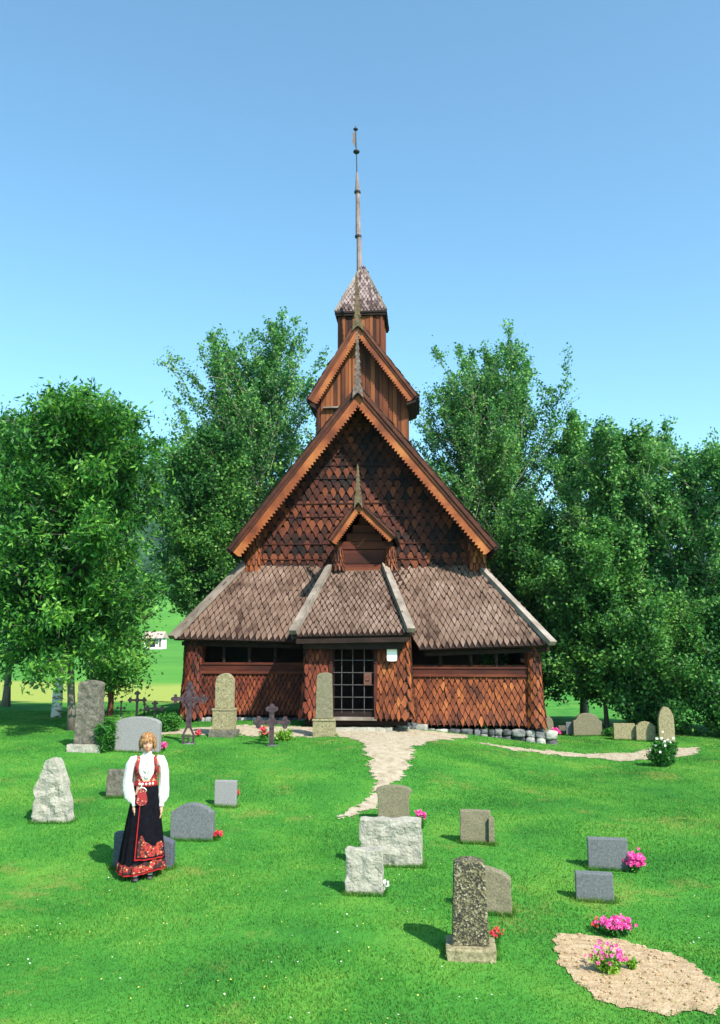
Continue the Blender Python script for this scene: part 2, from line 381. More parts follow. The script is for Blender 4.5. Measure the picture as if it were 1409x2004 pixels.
# ================================================================== CHURCH
base = Vector((0, -1.7, .2))
church = empty('stave_church', base, 'old brown wooden stave church with steep shingled roofs, carved gables and tall thin spire', 'church')
yG, yA, yGal, yP = 0.0, -.92, -1.7, -3.3       # gable wall, gable barge plane, gallery wall, porch wall
eG, eP = -2.15, -3.8                            # eave planes
def bargeboards(apex, ends, Y, w, mats, parent, teeth, name='bargeboard', th=.05, cap=.05, tooth=.05):
    for k, E in enumerate(ends):
        d = (E-apex); L = d.length; d.normalize(); nrm = Vector((-d.z, 0, d.x)); 
        if nrm.z > 0: nrm = -nrm                # points down/inward
        mb = MB(); up = []; lo = []
        vert = Vector((0,0,-1))
        # upper (dark) moulding and lower lighter carved board
        s0 = w*abs(nrm.x/nrm.z) if nrm.z else 0
        a0 = apex + Vector((0,0,-w*.0)); 
        top = [apex, E]
        # mitre at the apex: the lower edge starts where x is the apex x
        mit = w/abs(nrm.z)
        n = teeth
        outline = [apex + Vector((0,0,0)), E]
        pts = []
        inner0 = apex + Vector((0,0,-mit)); innerE = E + nrm*w - d*0.0
        for i in range(n+1):
            t = i/n; c = inner0.lerp(innerE, t)
            if i < n:
                c2 = inner0.lerp(innerE, (i+.5)/n)
                pts += [c, c2 + nrm*tooth]
            else: pts.append(c)
        for i in range(n):                      # one small quad strip per tooth (keeps every polygon convex)
            a = apex.lerp(E, i/n); b = apex.lerp(E, (i+1)/n); c = inner0.lerp(innerE, (i+1)/n); e = inner0.lerp(innerE, i/n); mid = (c+e)/2 + nrm*tooth
            vs = [a, b, c, mid, e]; o = Vector((0, th, 0)); vv = vs + [p+o for p in vs]
            fs = [(0,1,2,3,4), (9,8,7,6,5), (2,7,8,3), (3,8,9,4), (0,5,6,1)]
            if i == n-1: fs.append((1,6,7,2))
            mb.add(vv, fs, .5+.25*math.sin(i*.4+k))
        bo = mb.build(name, mats[0], parent)
        mb = MB(); h = w*.42; o = Vector((0, -.035, 0)); 
        q = [apex + Vector((0,0,0)), E, E + nrm*h, apex + Vector((0,0,-h/abs(nrm.z)))]
        mb.prism([p + Vector((0,-.004,0)) for p in q], (0,-.03,0))
        q2 = [apex + Vector((0,0,cap/abs(nrm.z))), E - nrm*cap, E + nrm*h*.35, apex + Vector((0,0,-h*.35/abs(nrm.z)))]
        mb.prism([p + Vector((0,-.036,0)) for p in q2], (0,-.03,0))
        mb.build('moulding', mats[1], bo)
def roof_pair(apex, ends, y0, y1, th, parent, edge='grey_board', name='roof', shing=True, w=.17, row=.2):
    """two slopes from a ridge; apex/ends give x,z"""
    for E in ends:
        mb = MB(); A = Vector((apex.x, y0, apex.z)); B = Vector((E.x, y0, E.z)); A2 = Vector((apex.x, y1, apex.z)); B2 = Vector((E.x, y1, E.z))
        d = (B-A).normalized(); n = Vector((-d.z, 0, d.x)); n = n if n.z > 0 else -n
        lo = [A, B, B2, A2]; hi = [p + n*th for p in lo]
        hi[0] = Vector((apex.x, y0, apex.z+th/n.z)); hi[3] = Vector((apex.x, y1, apex.z+th/n.z))
        mb.add(lo+hi, [(0,1,2,3),(4,5,6,7),(0,1,5,4),(1,2,6,5),(2,3,7,6),(3,0,4,7)], 0)
        slab = mb.build(name, 'dark_timber', parent)
        if shing:
            mb = MB(); s = 1 if E.x > apex.x else -1
            ud = Vector((0, 1, 0)); vd = -d; O = B + n*th
            S = lambda u, v: O + ud*u + vd*v
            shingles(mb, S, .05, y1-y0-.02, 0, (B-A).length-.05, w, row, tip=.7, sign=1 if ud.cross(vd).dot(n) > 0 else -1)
            mb.build('shingles', 'roof_shingle', slab)
def finial(base_px, top_px, Y, wpx, mat, parent, th=.06, notches=9, name='finial'):
    b = U(*base_px, Y); t = U(*top_px, Y); w = wpx/scl(b)/2; H = t.z-b.z; mb = MB()
    n = notches
    for i in range(n):
        k0 = i/n; k1 = (i+1)/n; wa = w*(1-k0)**.7*.92+.012; wb = w*(1-k1)**.7*.55+.006
        za = b.z+H*k0; zb = b.z+H*k1; xa = b.x+(t.x-b.x)*k0; xb = b.x+(t.x-b.x)*k1
        mb.prism([(xa-wa,Y,za),(xa+wa,Y,za),(xb+wb,Y,zb-.003),(xb-wb,Y,zb-.003)], (0, th, 0))
    mb.prism([(b.x-w*1.3,Y-.01,b.z-.28),(b.x-w*.6,Y-.01,b.z-.16),(b.x,Y-.01,b.z-.1),(b.x+w*.6,Y-.01,b.z-.16),(b.x+w*1.3,Y-.01,b.z-.28),(b.x+w*1.0,Y-.01,b.z+.1),(b.x-w*1.0,Y-.01,b.z+.1)], (0, th+.02, 0))
    mb.build(name, mat, parent)

# ---- great gable
gable = MB()
apA = U(700, 768, yA); eLA = U(449, 1083, yA); eRA = U(969, 1078, yA)
def lineA(x):                                    # underside height of the great roof at x
    if x < apA.x: t = (apA.x-x)/(apA.x-eLA.x); return apA.z+(eLA.z-apA.z)*t
    t = (x-apA.x)/(eRA.x-apA.x); return apA.z+(eRA.z-apA.z)*t
gl = U(492, 1110, yG).x; gr = U(936, 1108, yG).x; gz = U(700, 1112, yG).z
mb = MB()
wallpoly = [(gl, yG+.02, .3), (gr, yG+.02, .3), (gr, yG+.02, lineA(gr)-.05), (apA.x, yG+.02, apA.z-.05), (gl, yG+.02, lineA(gl)-.05)]
mb.prism(wallpoly, (0, .2, 0)); 
gw = mb.build('gable_wall', 'dark_timber', church)
mb = MB()
S = lambda u, v: Vector((gl+u, yG-.005, gz-.1+v))
rowsA = .205
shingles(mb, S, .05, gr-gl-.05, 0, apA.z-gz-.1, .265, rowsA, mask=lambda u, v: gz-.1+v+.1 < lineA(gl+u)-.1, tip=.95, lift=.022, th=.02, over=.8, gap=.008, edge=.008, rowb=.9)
for k in range(11):
    z = gz + .28 + k*rowsA*2 + random.uniform(-.09,.09)
    if k in (2, 5): continue
    if z > apA.z-.5: break
    fr = (apA.z-.25-z)/(apA.z-gz)
    xl = max(gl+.1, apA.x-(apA.z-.22-z)*((apA.x-eLA.x)/(apA.z-eLA.z))); xr = min(gr-.1, apA.x+(apA.z-.22-z)*((eRA.x-apA.x)/(apA.z-eRA.z)))
    mb.box((xl, yG-.075, z), (xr, yG-.02, z+.028), .1+.4*random.random())
mb.build('gable_shingles', 'gable_shingle', gw)
# corner piers of the gable
for (x, s) in ((gl, -1), (gr, 1)):
    zt = lineA(x)+.0
    pts = [(x+s*.16, .25), (x+s*.22, -.16), (x-s*.22, -.20), (x-s*.30, .05)]
    o = shingle_wall('corner_pier', 'tar_shingle', gw, pts, gz-.35, zt-.12, w=.13, row=.2, flare=.05, outward=-s if False else (1 if s < 0 else -1)*1, tip=.5)
roof_pair(apA, (eLA, eRA), yA-.02, 2.2, .16, church)
bargeboards(apA+Vector((0,0,.16)), (eLA+Vector((0,0,.12)), eRA+Vector((0,0,.12))), yA-.06, .34, ('barge', 'barge_dark'), church, 50, tooth=.085)
finial((700, 762), (699, 645), yA-.13, 17, 'finial_dark', church)
# nave body under the great roof, hidden side walls
mb = MB(); mb.box((gl+.05, .2, .2), (gr-.05, 8.5, lineA(gr)-.1), .2); mb.build('nave_wall', 'plank_red', church)
apBk = Vector((apA.x, 0, apA.z))

# ---- raised nave gable B
yB, yBw, yBe = 1.25, 1.7, 3.35
apB = U(700, 636, yB); eLB = U(605, 787, yB); eRB = U(814, 780, yB)
bl = U(621, 800, yBw).x; br = U(796, 800, yBw).x
def lineB(x):
    return apB.z + (eLB.z-apB.z)*(apB.x-x)/(apB.x-eLB.x) if x < apB.x else apB.z + (eRB.z-apB.z)*(x-apB.x)/(eRB.x-apB.x)
mb = MB(); mb.prism([(bl+.02, yBw, 4.5), (br-.02, yBw, 4.5), (br-.02, yBw, lineB(br)-.03), (apB.x, yBw, apB.z-.05), (bl+.02, yBw, lineB(bl)-.03)], (0, yBe-yBw-.25, 0))
bw = mb.build('upper_gable_wall', 'dark_timber', church)
mb = MB(); x = bl
while x < br-.02:                                # vertical planks with battens
    wd = random.uniform(.11, .19); x2 = min(x+wd, br)
    zt = min(lineB(x), lineB(x2))-.06
    dpt = random.choice((.035, .06, .085))
    mb.box((x+.006, yBw-dpt, 5.2), (x2-.006, yBw-.002, zt))
    x = x2
for s, xx in ((-1, bl), (1, br)):
    y = yBw
    while y < yBe-.3:
        mb.box((xx-.04, y+.006, 5.2), (xx+.04, y+.15, lineB(xx)-.05)); y += .16
mb.build('vertical_planks', 'plank', bw)
a = U(633, 799, yBw-.1); b_ = U(662, 799, yBw-.1)
mb = MB(); mb.box((a.x, yBw-.2, a.z-.02), (b_.x+.1, yBw-.06, a.z+.03)); mb.build('ledge', 'grey_board', bw)
roof_pair(apB, (eLB, eRB), yB, yBe, .12, church, name='upper_roof', w=.14, row=.17)
for E in (eLB, eRB):                             # deep box eaves below the upper roof
    mb = MB(); s = 1 if E.x > 0 else -1
    x1 = br if s > 0 else bl
    mb.prism([(E.x, yB+.03, E.z+.08), (E.x, yB+.03, E.z-.10), (x1, yB+.03, E.z-.22), (x1, yB+.03, lineB(x1)-.01)], (0, yBe-yB-.05, 0)); mb.build('eave_box', 'dark_timber', church)
bargeboards(apB+Vector((0,0,.12)), (eLB+Vector((0,0,.08)), eRB+Vector((0,0,.08))), yB-.05, .26, ('barge', 'barge_dark'), church, 28, tooth=.075)
finial((700, 632), (697, 532), yB-.1, 17, 'finial_wood', church)

# ---- ridge turret and spire
yT = 2.75
tl = U(664, 640, yT-.75); tr_ = U(749, 640, yT-.75); hw = (tr_.x-tl.x)/2; tx = (tr_.x+tl.x)/2
zc = U(700, 614, yT-hw).z
tower = MB(); tower.box((tx-hw+.02, yT-hw+.02, apB.z-1.6), (tx+hw-.02, yT+hw-.02, zc+.05), .1); tw = tower.build('turret_wall', 'dark_timber', church)
mb = MB()
for side in range(4):
    x = -hw
    while x < hw-.01:
        wd = random.uniform(.09, .15); x2 = min(hw, x+wd); dp = random.choice((.02, .04, .06))
        q = [Vector((x+.005, -hw-dp, 0)), Vector((x2-.005, -hw-dp, 0)), Vector((x2-.005, -hw+.01, 0)), Vector((x+.005, -hw+.01, 0))]
        Rm = Matrix.Rotation(side*PI/2, 3, 'Z'); q = [Rm @ p + Vector((tx, yT, apB.z-1.5)) for p in q]
        mb.prism(q, (0, 0, zc-apB.z+1.5)); x = x2
mb.build('turret_planks', 'plank', tw)
hc = (U(755, 614, yT-hw-.15).x - U(653, 614, yT-hw-.15).x)/2
zt = U(703, 532, yT).z; cx_ = tx
mb = MB()                                        # cap: eave box and pyramid core
mb.box((cx_-hc, yT-hc, zc-.02), (cx_+hc, yT+hc, zc+.05), 0)
mb.box((cx_-hc+.03, yT-hc+.03, zc-.10), (cx_+hc-.03, yT+hc-.03, zc-.022), 0)
cap = mb.build('turret_eave', 'dark_timber', church)
mb = MB(); r0 = hc-.02; r1 = .10
sq = lambda r, z: [Vector((cx_-r, yT-r, z)), Vector((cx_+r, yT-r, z)), Vector((cx_+r, yT+r, z)), Vector((cx_-r, yT+r, z))]
bot = sq(r0, zc+.05); top = sq(r1, zt)
mb.add(bot+top, [(0,1,5,4),(1,2,6,5),(2,3,7,6),(3,0,4,7)], .4)
for i in range(4):
    A, B, C, D = bot[i], bot[(i+1) % 4], top[(i+1) % 4], top[i]
    S, mk, (ua, ub, vt) = quadS(A, B, C, D)
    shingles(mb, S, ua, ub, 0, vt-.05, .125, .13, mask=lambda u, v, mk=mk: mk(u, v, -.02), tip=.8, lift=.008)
pyr = mb.build('turret_roof', 'spire_shingle', church)
mb = MB()
for i in range(4): mb.beam(bot[i]+Vector((0,0,.02)), top[i]+Vector((0,0,.02)), .08, .06)
mb.build('hip_board', 'grey_board', pyr)
# spire shaft, collars, rod, knobs, vane
def sp(px, py): return U(px, py, yT)
mb = MB()
pts = [sp(703.5,534), sp(702.5,463), sp(701,462), sp(700,376), sp(699.5,372), sp(698.5,338)]
rad = [.105,.085,.098,.075,.085,.035]
rings = []
for p, r in zip(pts, rad): rings.append([p + Vector((r*math.cos(t*PI/4+.3), r*math.sin(t*PI/4+.3), 0)) for t in range(8)])
mb.rings(rings); spire = mb.build('spire', 'spire_shingle', church)
for i, (a, b, c) in enumerate((((701,463),.125,.035), ((699.5,376),.12,.035))):
    p = sp(*a); mb = MB(); mb.rings([[p+Vector((b*math.cos(t*PI/4+.3), b*math.sin(t*PI/4+.3), zz)) for t in range(8)] for zz in (-c, c)]); mb.build('collar', 'iron_dark', spire)
mb = MB(); mb.tube([sp(698.5,340), sp(697.5,298), sp(696,246)], [.024,.020,.014], 6); rod = mb.build('vane_rod', 'iron_dark', church)
for (a, r) in (((697.5,297),(.125,.125,.075)), ((696,253),(.09,.09,.05))):
    mb = MB(); mb.ball(sp(*a), r, 10, 6); mb.build('knob', 'iron_dark', rod, True)
mb = MB(); vp = [(695.8,257),(689.5,263),(691,270),(689,278),(692.5,284),(696.8,291),(697,275)]
P3 = [sp(*q) for q in vp]; P3 = [Vector((p.x, p.y+(p.x-P3[0].x)*.5, p.z)) for p in P3]; mb.prism(P3, (.01,.004,0)); mb.build('weathervane', 'iron_dark', rod)

# ---- gallery roofs
zLt = U(560, 1108, yG).z
L_el = U(340, 1250, eG); L_er = U(585, 1256, eG); L_tl = U(481, 1106, yG-.02); L_tr = U(650, 1112, yG-.02)
R_el = U(820, 1271, eG); R_er = U(1078, 1262, eG); R_tl = U(750, 1110, yG-.02); R_tr = U(936, 1112, yG-.02)
def slab_roof(name, A, B, C, D, parent, w=.17, row=.205, th=.07, mat='roof_shingle'):
    S, mk, (ua, ub, vt) = quadS(A, B, C, D)
    n = (B-A).cross(D-A).normalized(); 
    if n.z < 0: n = -n
    mb = MB(); lo = [p - n*th for p in (A, B, C, D)]; hi = [A, B, C, D]
    mb.add(lo+hi, [(0,1,2,3),(4,5,6,7),(0,1,5,4),(1,2,6,5),(2,3,7,6),(3,0,4,7)], 0); o = mb.build(name, 'dark_timber', parent)
    mb = MB(); sg = 1 if ((B-A).cross(D-A)).z > 0 else -1
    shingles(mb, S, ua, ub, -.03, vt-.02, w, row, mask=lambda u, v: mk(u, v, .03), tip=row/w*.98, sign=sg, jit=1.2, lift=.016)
    mb.build('shingles', mat, o); return o
lr = slab_roof('gallery_roof', L_el, L_er, L_tr, L_tl, church)
rr = slab_roof('gallery_roof', R_el, R_er, R_tr, R_tl, church)
# side aisles of the gallery run back along the nave
for (E, T, s, par) in ((L_el, L_tl, -1, lr), (R_er, R_tr, 1, rr)):
    A = Vector((E.x, 8.0, E.z)); B = E.copy(); C = T.copy(); D = Vector((T.x, 8.0, T.z))
    if s > 0: A, B, C, D = B, A, D, C
    slab_roof('side_gallery_roof', A, B, C, D, church)
def hip(A, B, w, par, name='hip_board'):
    mb = MB(); d = (B-A).normalized(); side = Vector((d.y, -d.x, 0)).normalized()
    up = d.cross(side); up = up if up.z > 0 else -up
    a = [A - side*w/2 + up*.03, A + side*w/2 + up*.03, B + side*w/2*.8 + up*.03, B - side*w/2*.8 + up*.03]
    a = [p + up*.045 for p in a]; mb.prism([p - up*.09 for p in a], up*.13); return mb.build(name, 'grey_board', par)
hip(L_el+Vector((-.02,-.04,.0)), L_tl+Vector((0,0,.03)), .27, lr); hip(R_er+Vector((.02,-.04,0)), R_tr+Vector((0,0,.03)), .26, rr)
for (A, B, par) in ((L_el, L_er, lr), (R_el, R_er, rr)):
    mb = MB(); mb.beam(A+Vector((.15,.35,-.13)), B+Vector((0,.35,-.13)), .12, .14, Vector((0,1,0))); mb.build('eave_beam', 'dark_timber', par)

# ---- porch roof and its little gable
yD0, yD1 = -1.5, -2.1
P_el = U(572, 1246, eP); P_er = U(806, 1242, eP); P_tl = U(646, 1116, yD0); P_tr = U(752, 1113, yD0)
pr = slab_roof('porch_roof', P_el, P_er, P_tr, P_tl, church, w=.145, row=.175)
for (E, T, s) in ((P_el, P_tl, -1), (P_er, P_tr, 1)):
    A = Vector((E.x-s*-.0, -1.2, E.z)); B = E.copy(); C = T.copy(); D = Vector((T.x, -.05, T.z))
    if s > 0: A, B, C, D = B, A, D, C
    slab_roof('porch_side_roof', A, B, C, D, church, w=.145, row=.175)
hip(P_el+Vector((.03,-.03,.07)), P_tl+Vector((0,-.02,.07)), .21, pr); hip(P_er+Vector((-.03,-.03,.07)), P_tr+Vector((0,-.02,.07)), .21, pr)
mb = MB(); mb.beam(P_el+Vector((.1,.06,-.12)), P_er+Vector((-.1,.06,-.12)), .12, .13); mb.box((P_el.x+.25, eP+.15, P_el.z-.32), (P_er.x-.25, yP+.3, P_el.z-.12)); mb.build('porch_beam', 'dark_timber', pr)
apD = U(700, 985, yD1); eLD = U(645, 1061, yD1); eRD = U(773, 1053, yD1)
zD = U(700, 1113, yD0).z; dl = U(662, 1100, yD0).x; dr = U(764, 1100, yD0).x
mb = MB(); zz = zD-.1; i = 0
while zz < apD.z-.3:
    h = .42 if i == 1 else .24
    hwid = min((dr-dl)/2, (apD.z-.12-zz-h)*.78)
    if hwid < .1: break
    mc = (dl+dr)/2
    mb.box((mc-hwid, yD0-(.06 if i % 2 else .09), zz), (mc+hwid, yD0+.1, zz+h-.02), .8 if i == 0 else .35); zz += h; i += 1
dg = mb.build('dormer_gable_wall', 'plank_red', church)
mb = MB(); mc = (dl+dr)/2; mb.box((dl, yD0+.1, zD-.6), (dr, -.1, eRD.z), .1); mb.prism([(mc-.22,yD0-.13,zD+.62),(mc-.10,yD0-.13,zD+.62),(mc+.06,yD0-.13,zD+.86),(mc-.02,yD0-.13,zD+.86)], (0,.04,0), .6); mb.build('dormer_core', 'plank_red', dg)
for xx, s in ((dl, -1), (dr, 1)):
    shingle_wall('dormer_post', 'tar_shingle', dg, [(xx-.13, yD0+.25), (xx-.15, yD0-.18), (xx+.15, yD0-.18), (xx+.13, yD0+.25)], zD-.12, zD+.32, w=.075, row=.13, flare=.07, tip=.6)
    mb = MB(); mb.box((xx-.07, yD0-.12, zD+.3), (xx+.07, yD0+.05, zD+.75)); mb.build('post', 'plank_red', dg)
roof_pair(apD, (eLD, eRD), yD1, -.05, .08, church, name='dormer_roof', w=.13, row=.15)
bargeboards(apD+Vector((0,0,.08)), (eLD+Vector((0,0,.05)), eRD+Vector((0,0,.05))), yD1-.05, .19, ('barge', 'barge_dark'), church, 15, tooth=.055, cap=.03)
finial((701, 976), (700, 908), yD1-.12, 13, 'finial_wood', church, notches=8)

# ---- shingled walls, piers, rails and openings of the gallery
zg = lambda x, y: terr(x, y)
def px_x(px, Y): return U(px, 1330, Y).x
lpl, lpr = px_x(358, yGal), px_x(394, yGal)
pLo, pLi, pRi, pRo = px_x(594, yP), px_x(650, yP), px_x(734, yP), px_x(800, yP)
zbL = U(450, 1402, yGal).z; zbR = U(940, 1424, yGal).z; zbP = U(690, 1412, yP).z
zrL0, zrL1 = U(450, 1317, yGal).z, U(450, 1297, yGal).z
zrR0, zrR1 = U(940, 1323, yGal).z, U(940, 1305, yGal).z
rpl, rpr = px_x(1032, yGal), px_x(1060, yGal)
ztopL = U(450, 1266, yGal).z; ztopR = U(940, 1282, yGal).z; ztopP = U(690, 1262, yP).z
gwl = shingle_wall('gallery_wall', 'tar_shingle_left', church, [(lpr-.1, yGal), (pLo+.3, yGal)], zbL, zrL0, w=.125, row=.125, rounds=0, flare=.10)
gwr = shingle_wall('gallery_wall', 'tar_shingle', church, [(pRo-.3, yGal), (rpl+.1, yGal)], zbR, zrR0, w=.17, row=.155, rounds=0, flare=.16)
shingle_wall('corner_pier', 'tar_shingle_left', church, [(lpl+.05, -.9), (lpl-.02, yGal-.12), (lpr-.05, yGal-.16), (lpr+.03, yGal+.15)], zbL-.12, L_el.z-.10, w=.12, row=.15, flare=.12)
shingle_wall('corner_pier', 'tar_shingle', church, [(rpl-.03, yGal+.15), (rpl+.05, yGal-.16), (rpr+.0, yGal-.14), (rpr-.05, -.9)], zbR-.05, R_er.z-.12, w=.13, row=.15, flare=.12)
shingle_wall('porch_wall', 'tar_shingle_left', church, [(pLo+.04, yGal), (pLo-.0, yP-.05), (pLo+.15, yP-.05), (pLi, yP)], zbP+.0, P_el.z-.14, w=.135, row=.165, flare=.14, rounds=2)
shingle_wall('porch_wall', 'tar_shingle', church, [(pRi, yP), (pRo-.15, yP-.05), (pRo+.02, yP-.05), (pRo, yGal)], zbP+.0, P_er.z-.14, w=.15, row=.165, flare=.16, rounds=2)
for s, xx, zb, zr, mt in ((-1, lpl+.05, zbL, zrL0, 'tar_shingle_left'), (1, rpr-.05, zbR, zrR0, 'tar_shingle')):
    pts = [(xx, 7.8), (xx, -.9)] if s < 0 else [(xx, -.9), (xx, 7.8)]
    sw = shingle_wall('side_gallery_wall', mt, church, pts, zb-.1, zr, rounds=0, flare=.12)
    mb = MB(); mb.box((xx-.05, -.9, zr), (xx+.05, 7.8, zr+.2)); y = -.6
    while y < 7.6:
        mb.box((xx-.035, y, zr), (xx+.035, y+.10, zr+1.0)); y += .17 if y > 2.5 else .22
    mb.build('lattice', 'dark_timber', sw)
def rail(par, x0, x1, z0, z1, ztop, posts):
    mb = MB(); h = z1-z0
    mb.box((x0, yGal-.09, z0-.015), (x1, yGal+.05, z0+.05), .6); mb.box((x0, yGal-.05, z0+.05), (x1, yGal+.04, z1-.05), .35); mb.box((x0, yGal-.08, z1-.05), (x1, yGal+.05, z1), .5)
    mb.box((x0, yGal-.02, z0-.9), (x1, yGal+.06, z0-.02), .1)
    ro = mb.build('rail', 'plank_red', par)
    for p in posts:
        x = px_x(p, yGal); mb = MB()
        prof = [(0,.05),(.12,.05),(.16,.075),(.22,.045),(.5,.06),(.78,.045),(.84,.075),(.9,.05),(1,.05)]
        mb.rings([[Vector((x+r*math.cos(t*PI/4), yGal+r*math.sin(t*PI/4), z1+(ztop+.25-z1)*k)) for t in range(8)] for k, r in prof]); mb.build('baluster', 'dark_timber', par)
rail(gwl, lpr-.02, pLo+.2, zrL0, zrL1, ztopL, (437, 487, 538)); rail(gwr, pRo-.2, rpl+.05, zrR0, zrR1, ztopR, (862, 922, 972))
# floor and dark inner lining of the gallery and porch room
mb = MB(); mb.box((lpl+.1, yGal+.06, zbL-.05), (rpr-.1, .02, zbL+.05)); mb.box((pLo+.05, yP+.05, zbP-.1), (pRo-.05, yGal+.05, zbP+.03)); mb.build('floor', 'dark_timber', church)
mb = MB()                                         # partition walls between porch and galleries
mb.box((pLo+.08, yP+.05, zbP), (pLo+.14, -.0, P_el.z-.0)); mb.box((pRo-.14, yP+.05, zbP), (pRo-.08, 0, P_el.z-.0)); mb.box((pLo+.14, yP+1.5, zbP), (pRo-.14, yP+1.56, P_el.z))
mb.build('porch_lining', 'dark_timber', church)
# door grille
dz0 = U(690, 1402, yP).z; dz1 = U(690, 1266, yP).z
mb = MB(); mb.box((pLi-.07, yP-.11, dz0-.05), (pLi+.02, yP+.12, dz1+.1), .3); mb.box((pRi-.02, yP-.11, dz0-.05), (pRi+.07, yP+.12, dz1+.1), .3); mb.box((pLi+.02, yP-.1, dz1), (pRi-.02, yP+.12, dz1+.1), .2)
for k in range(6):
    for xx in (pLi-.025, pRi+.025): mb.ball((xx, yP-.115, dz1-.05-k*.07), (.04,.02,.03), 8, 4, r=.4)
mb.build('door_frame', 'plank_red', church)
mb = MB(); iw = .035
mb.box((pLi+.02, yP-.02, dz0), (pLi+.06, yP+.03, dz1), 0); mb.box((pRi-.06, yP-.02, dz0), (pRi-.02, yP+.03, dz1), 0); mb.box((pLi+.06, yP-.02, dz0), (pRi-.06, yP+.03, dz0+.13), 0)
door = mb.build('grille_door', 'dark_timber', church)
mb = MB()
for px in (669, 690.5, 713): x = px_x(px, yP); mb.box((x-.009, yP-.035, dz0+.08), (x+.009, yP-.013, dz1-.01), random.random())
for py in (1268, 1292, 1316, 1340, 1364, 1388): z = U(690, py, yP).z; mb.box((pLi+.03, yP-.055, z-.009), (pRi-.03, yP-.036, z+.009), random.random())
mb.build('bars', 'iron_bar', door)
a = U(712, 1317, yP-.06); b_ = U(727, 1341, yP-.06); mb = MB(); mb.box((a.x, yP-.075, b_.z), (b_.x, yP-.056, a.z)); mb.box((a.x+.05, yP-.1, (a.z+b_.z)/2-.03), (b_.x-.04, yP-.0755, (a.z+b_.z)/2-.01)); mb.build('lock_plate', 'lock_red', door)
mb = MB(); mb.box((pLi-.05, yP-.14, dz0-.09), (pRi+.05, yP+.1, dz0-.01)); mb.build('door_sill', 'grey_board', church)
# inner church door wall seen through the grille stays dark
# foundation stones
def rock(mb, c, sx, sy, sz, seed, n=10, m=7):
    rr = []
    for j in range(m+1):
        t = PI*(j/m)*.98+.01*PI; ring = []
        for k in range(n):
            a = 2*PI*k/n; d = Vector((math.sin(t)*math.cos(a), math.sin(t)*math.sin(a), -math.cos(t)))
            d = Vector([math.copysign(abs(q)**.42, q) for q in d])
            q = 1+.34*mnoise.noise(d*1.5+Vector((seed*3.1, seed, 0))); ring.append(c+Vector((d.x*sx*q, d.y*sy*q, d.z*sz*q)))
        rr.append(ring)
    mb.rings(rr, random.random())
mb = MB(); sd = 0
x = px_x(805, yGal)
while x < rpr+.05:
    zb = terr(x, yGal-.25)-.1; zt_ = zbR-.03-(.03 if x > rpl else 0)
    h = zt_-zb; ww = random.uniform(.18, .42); n = 1 if h < .25 else 2
    zz = zb
    for k in range(n):
        hh = h/n; rock(mb, Vector((x+ww/2, yGal-.06+random.uniform(-.05,.02), zz+hh/2)), ww/2*1.0, .16, hh/2*1.02, sd); sd += 1; zz += hh
    x += ww*.98
mb.build('foundation', 'foundation_rock', church, True); mb = MB()
x = px_x(392, yGal)
while x < pLo:
    ww = random.uniform(.1, .22); zb = terr(x, yGal-.2)-.1; zt_ = zbL-.02
    rock(mb, Vector((x+ww/2, yGal-.03, (zb+zt_)/2)), ww/2, .12, max(.06,(zt_-zb)/2), sd); sd += 1; x += ww
mb.build('foundation', 'foundation_rock', church, True)
for xx in (lpl+.0, rpr-.1):
    mb = MB()
    y = yGal+.2
    while y < 7.8:
        zb = terr(xx, y)-.15; rock(mb, Vector((xx, y, (zb+zbR)/2)), .16, .28, max(.1, (zbR-zb)/2), sd); sd += 1; y += .5
    mb.build('foundation', 'foundation_rock', church, True)
mb = MB()
for px, py in ((805,1412),(822,1416),(790,1418)):
    p = U(px, py, yGal-.35); z = terr(p.x, p.y); rock(mb, Vector((p.x, p.y, z+.04)), .2, .14, .11, sd); sd += 1
mb.build('foundation_boulders', 'foundation_rock', church, True)
# choir behind (hidden from the front)
mb = MB(); mb.box((-1.9, 8.3, -.4), (1.6, 12.5, 4.2)); mb.prism([(-2.3, 8.3, 4.0), (2.0, 8.3, 4.0), (-.15, 8.3, 7.2)], (0, 4.6, 0)); mb.build('choir', 'plank_red', church)
mb = MB(); mb.prism([(gl-.1, 2.2, lineA(gl)-.3), (gr+.1, 2.2, lineA(gr)-.3), (apA.x, 2.2, apA.z+.05)], (0, 6.5, 0)); mb.build('rear_roof', 'roof_shingle', church)

# notice and steps
a = U(757, 1264, yP-.24); b_ = U(777, 1294, yP-.24)
mb = MB(); ww = b_.x-a.x; hh = a.z-b_.z; c = Vector(((a.x+b_.x)/2, yP-.24, (a.z+b_.z)/2)); pts = []
for k in range(24):
    t = 2*PI*k/24; ca, sa = math.cos(t), math.sin(t); pts.append(c + Vector((ww/2*math.copysign(abs(ca)**.3, ca), 0, hh/2*math.copysign(abs(sa)**.3, sa))))
mb.prism(pts, (0, .025, 0)); no = mb.build('notice_board', 'white_notice'); tag(no, 'blank white notice sheet fixed to the shingled porch wall right of the door', 'notice')
def slabstone(pxs, name, label, th, depth, mat='pale_stone'):
    A = G(*pxs[0]); B = G(*pxs[1]); z = max(terr(A.x, A.y), terr(B.x, B.y)); mb = MB(); n = 10
    top = []; 
    for i in range(n+1): t = i/n; top.append(Vector((A.x+(B.x-A.x)*t, A.y+(B.y-A.y)*t+random.uniform(-.03,.03), z+th+random.uniform(-.01,.01))))
    for i in range(n): top.append(Vector((B.x+(A.x-B.x)*i/(n-1), A.y+depth+random.uniform(-.03,.03), z+th+random.uniform(-.01,.01))))
    mb.prism([p-Vector((0,0,th+.12)) for p in top], (0,0,th+.12)); o = mb.build(name, mat); tag(o, label, 'step', 'stone steps at the church door'); return o
slabstone(((652,1431),(768,1434)), 'stone_step', 'long pale stone step lying on the path in front of the church door', .07, .3)
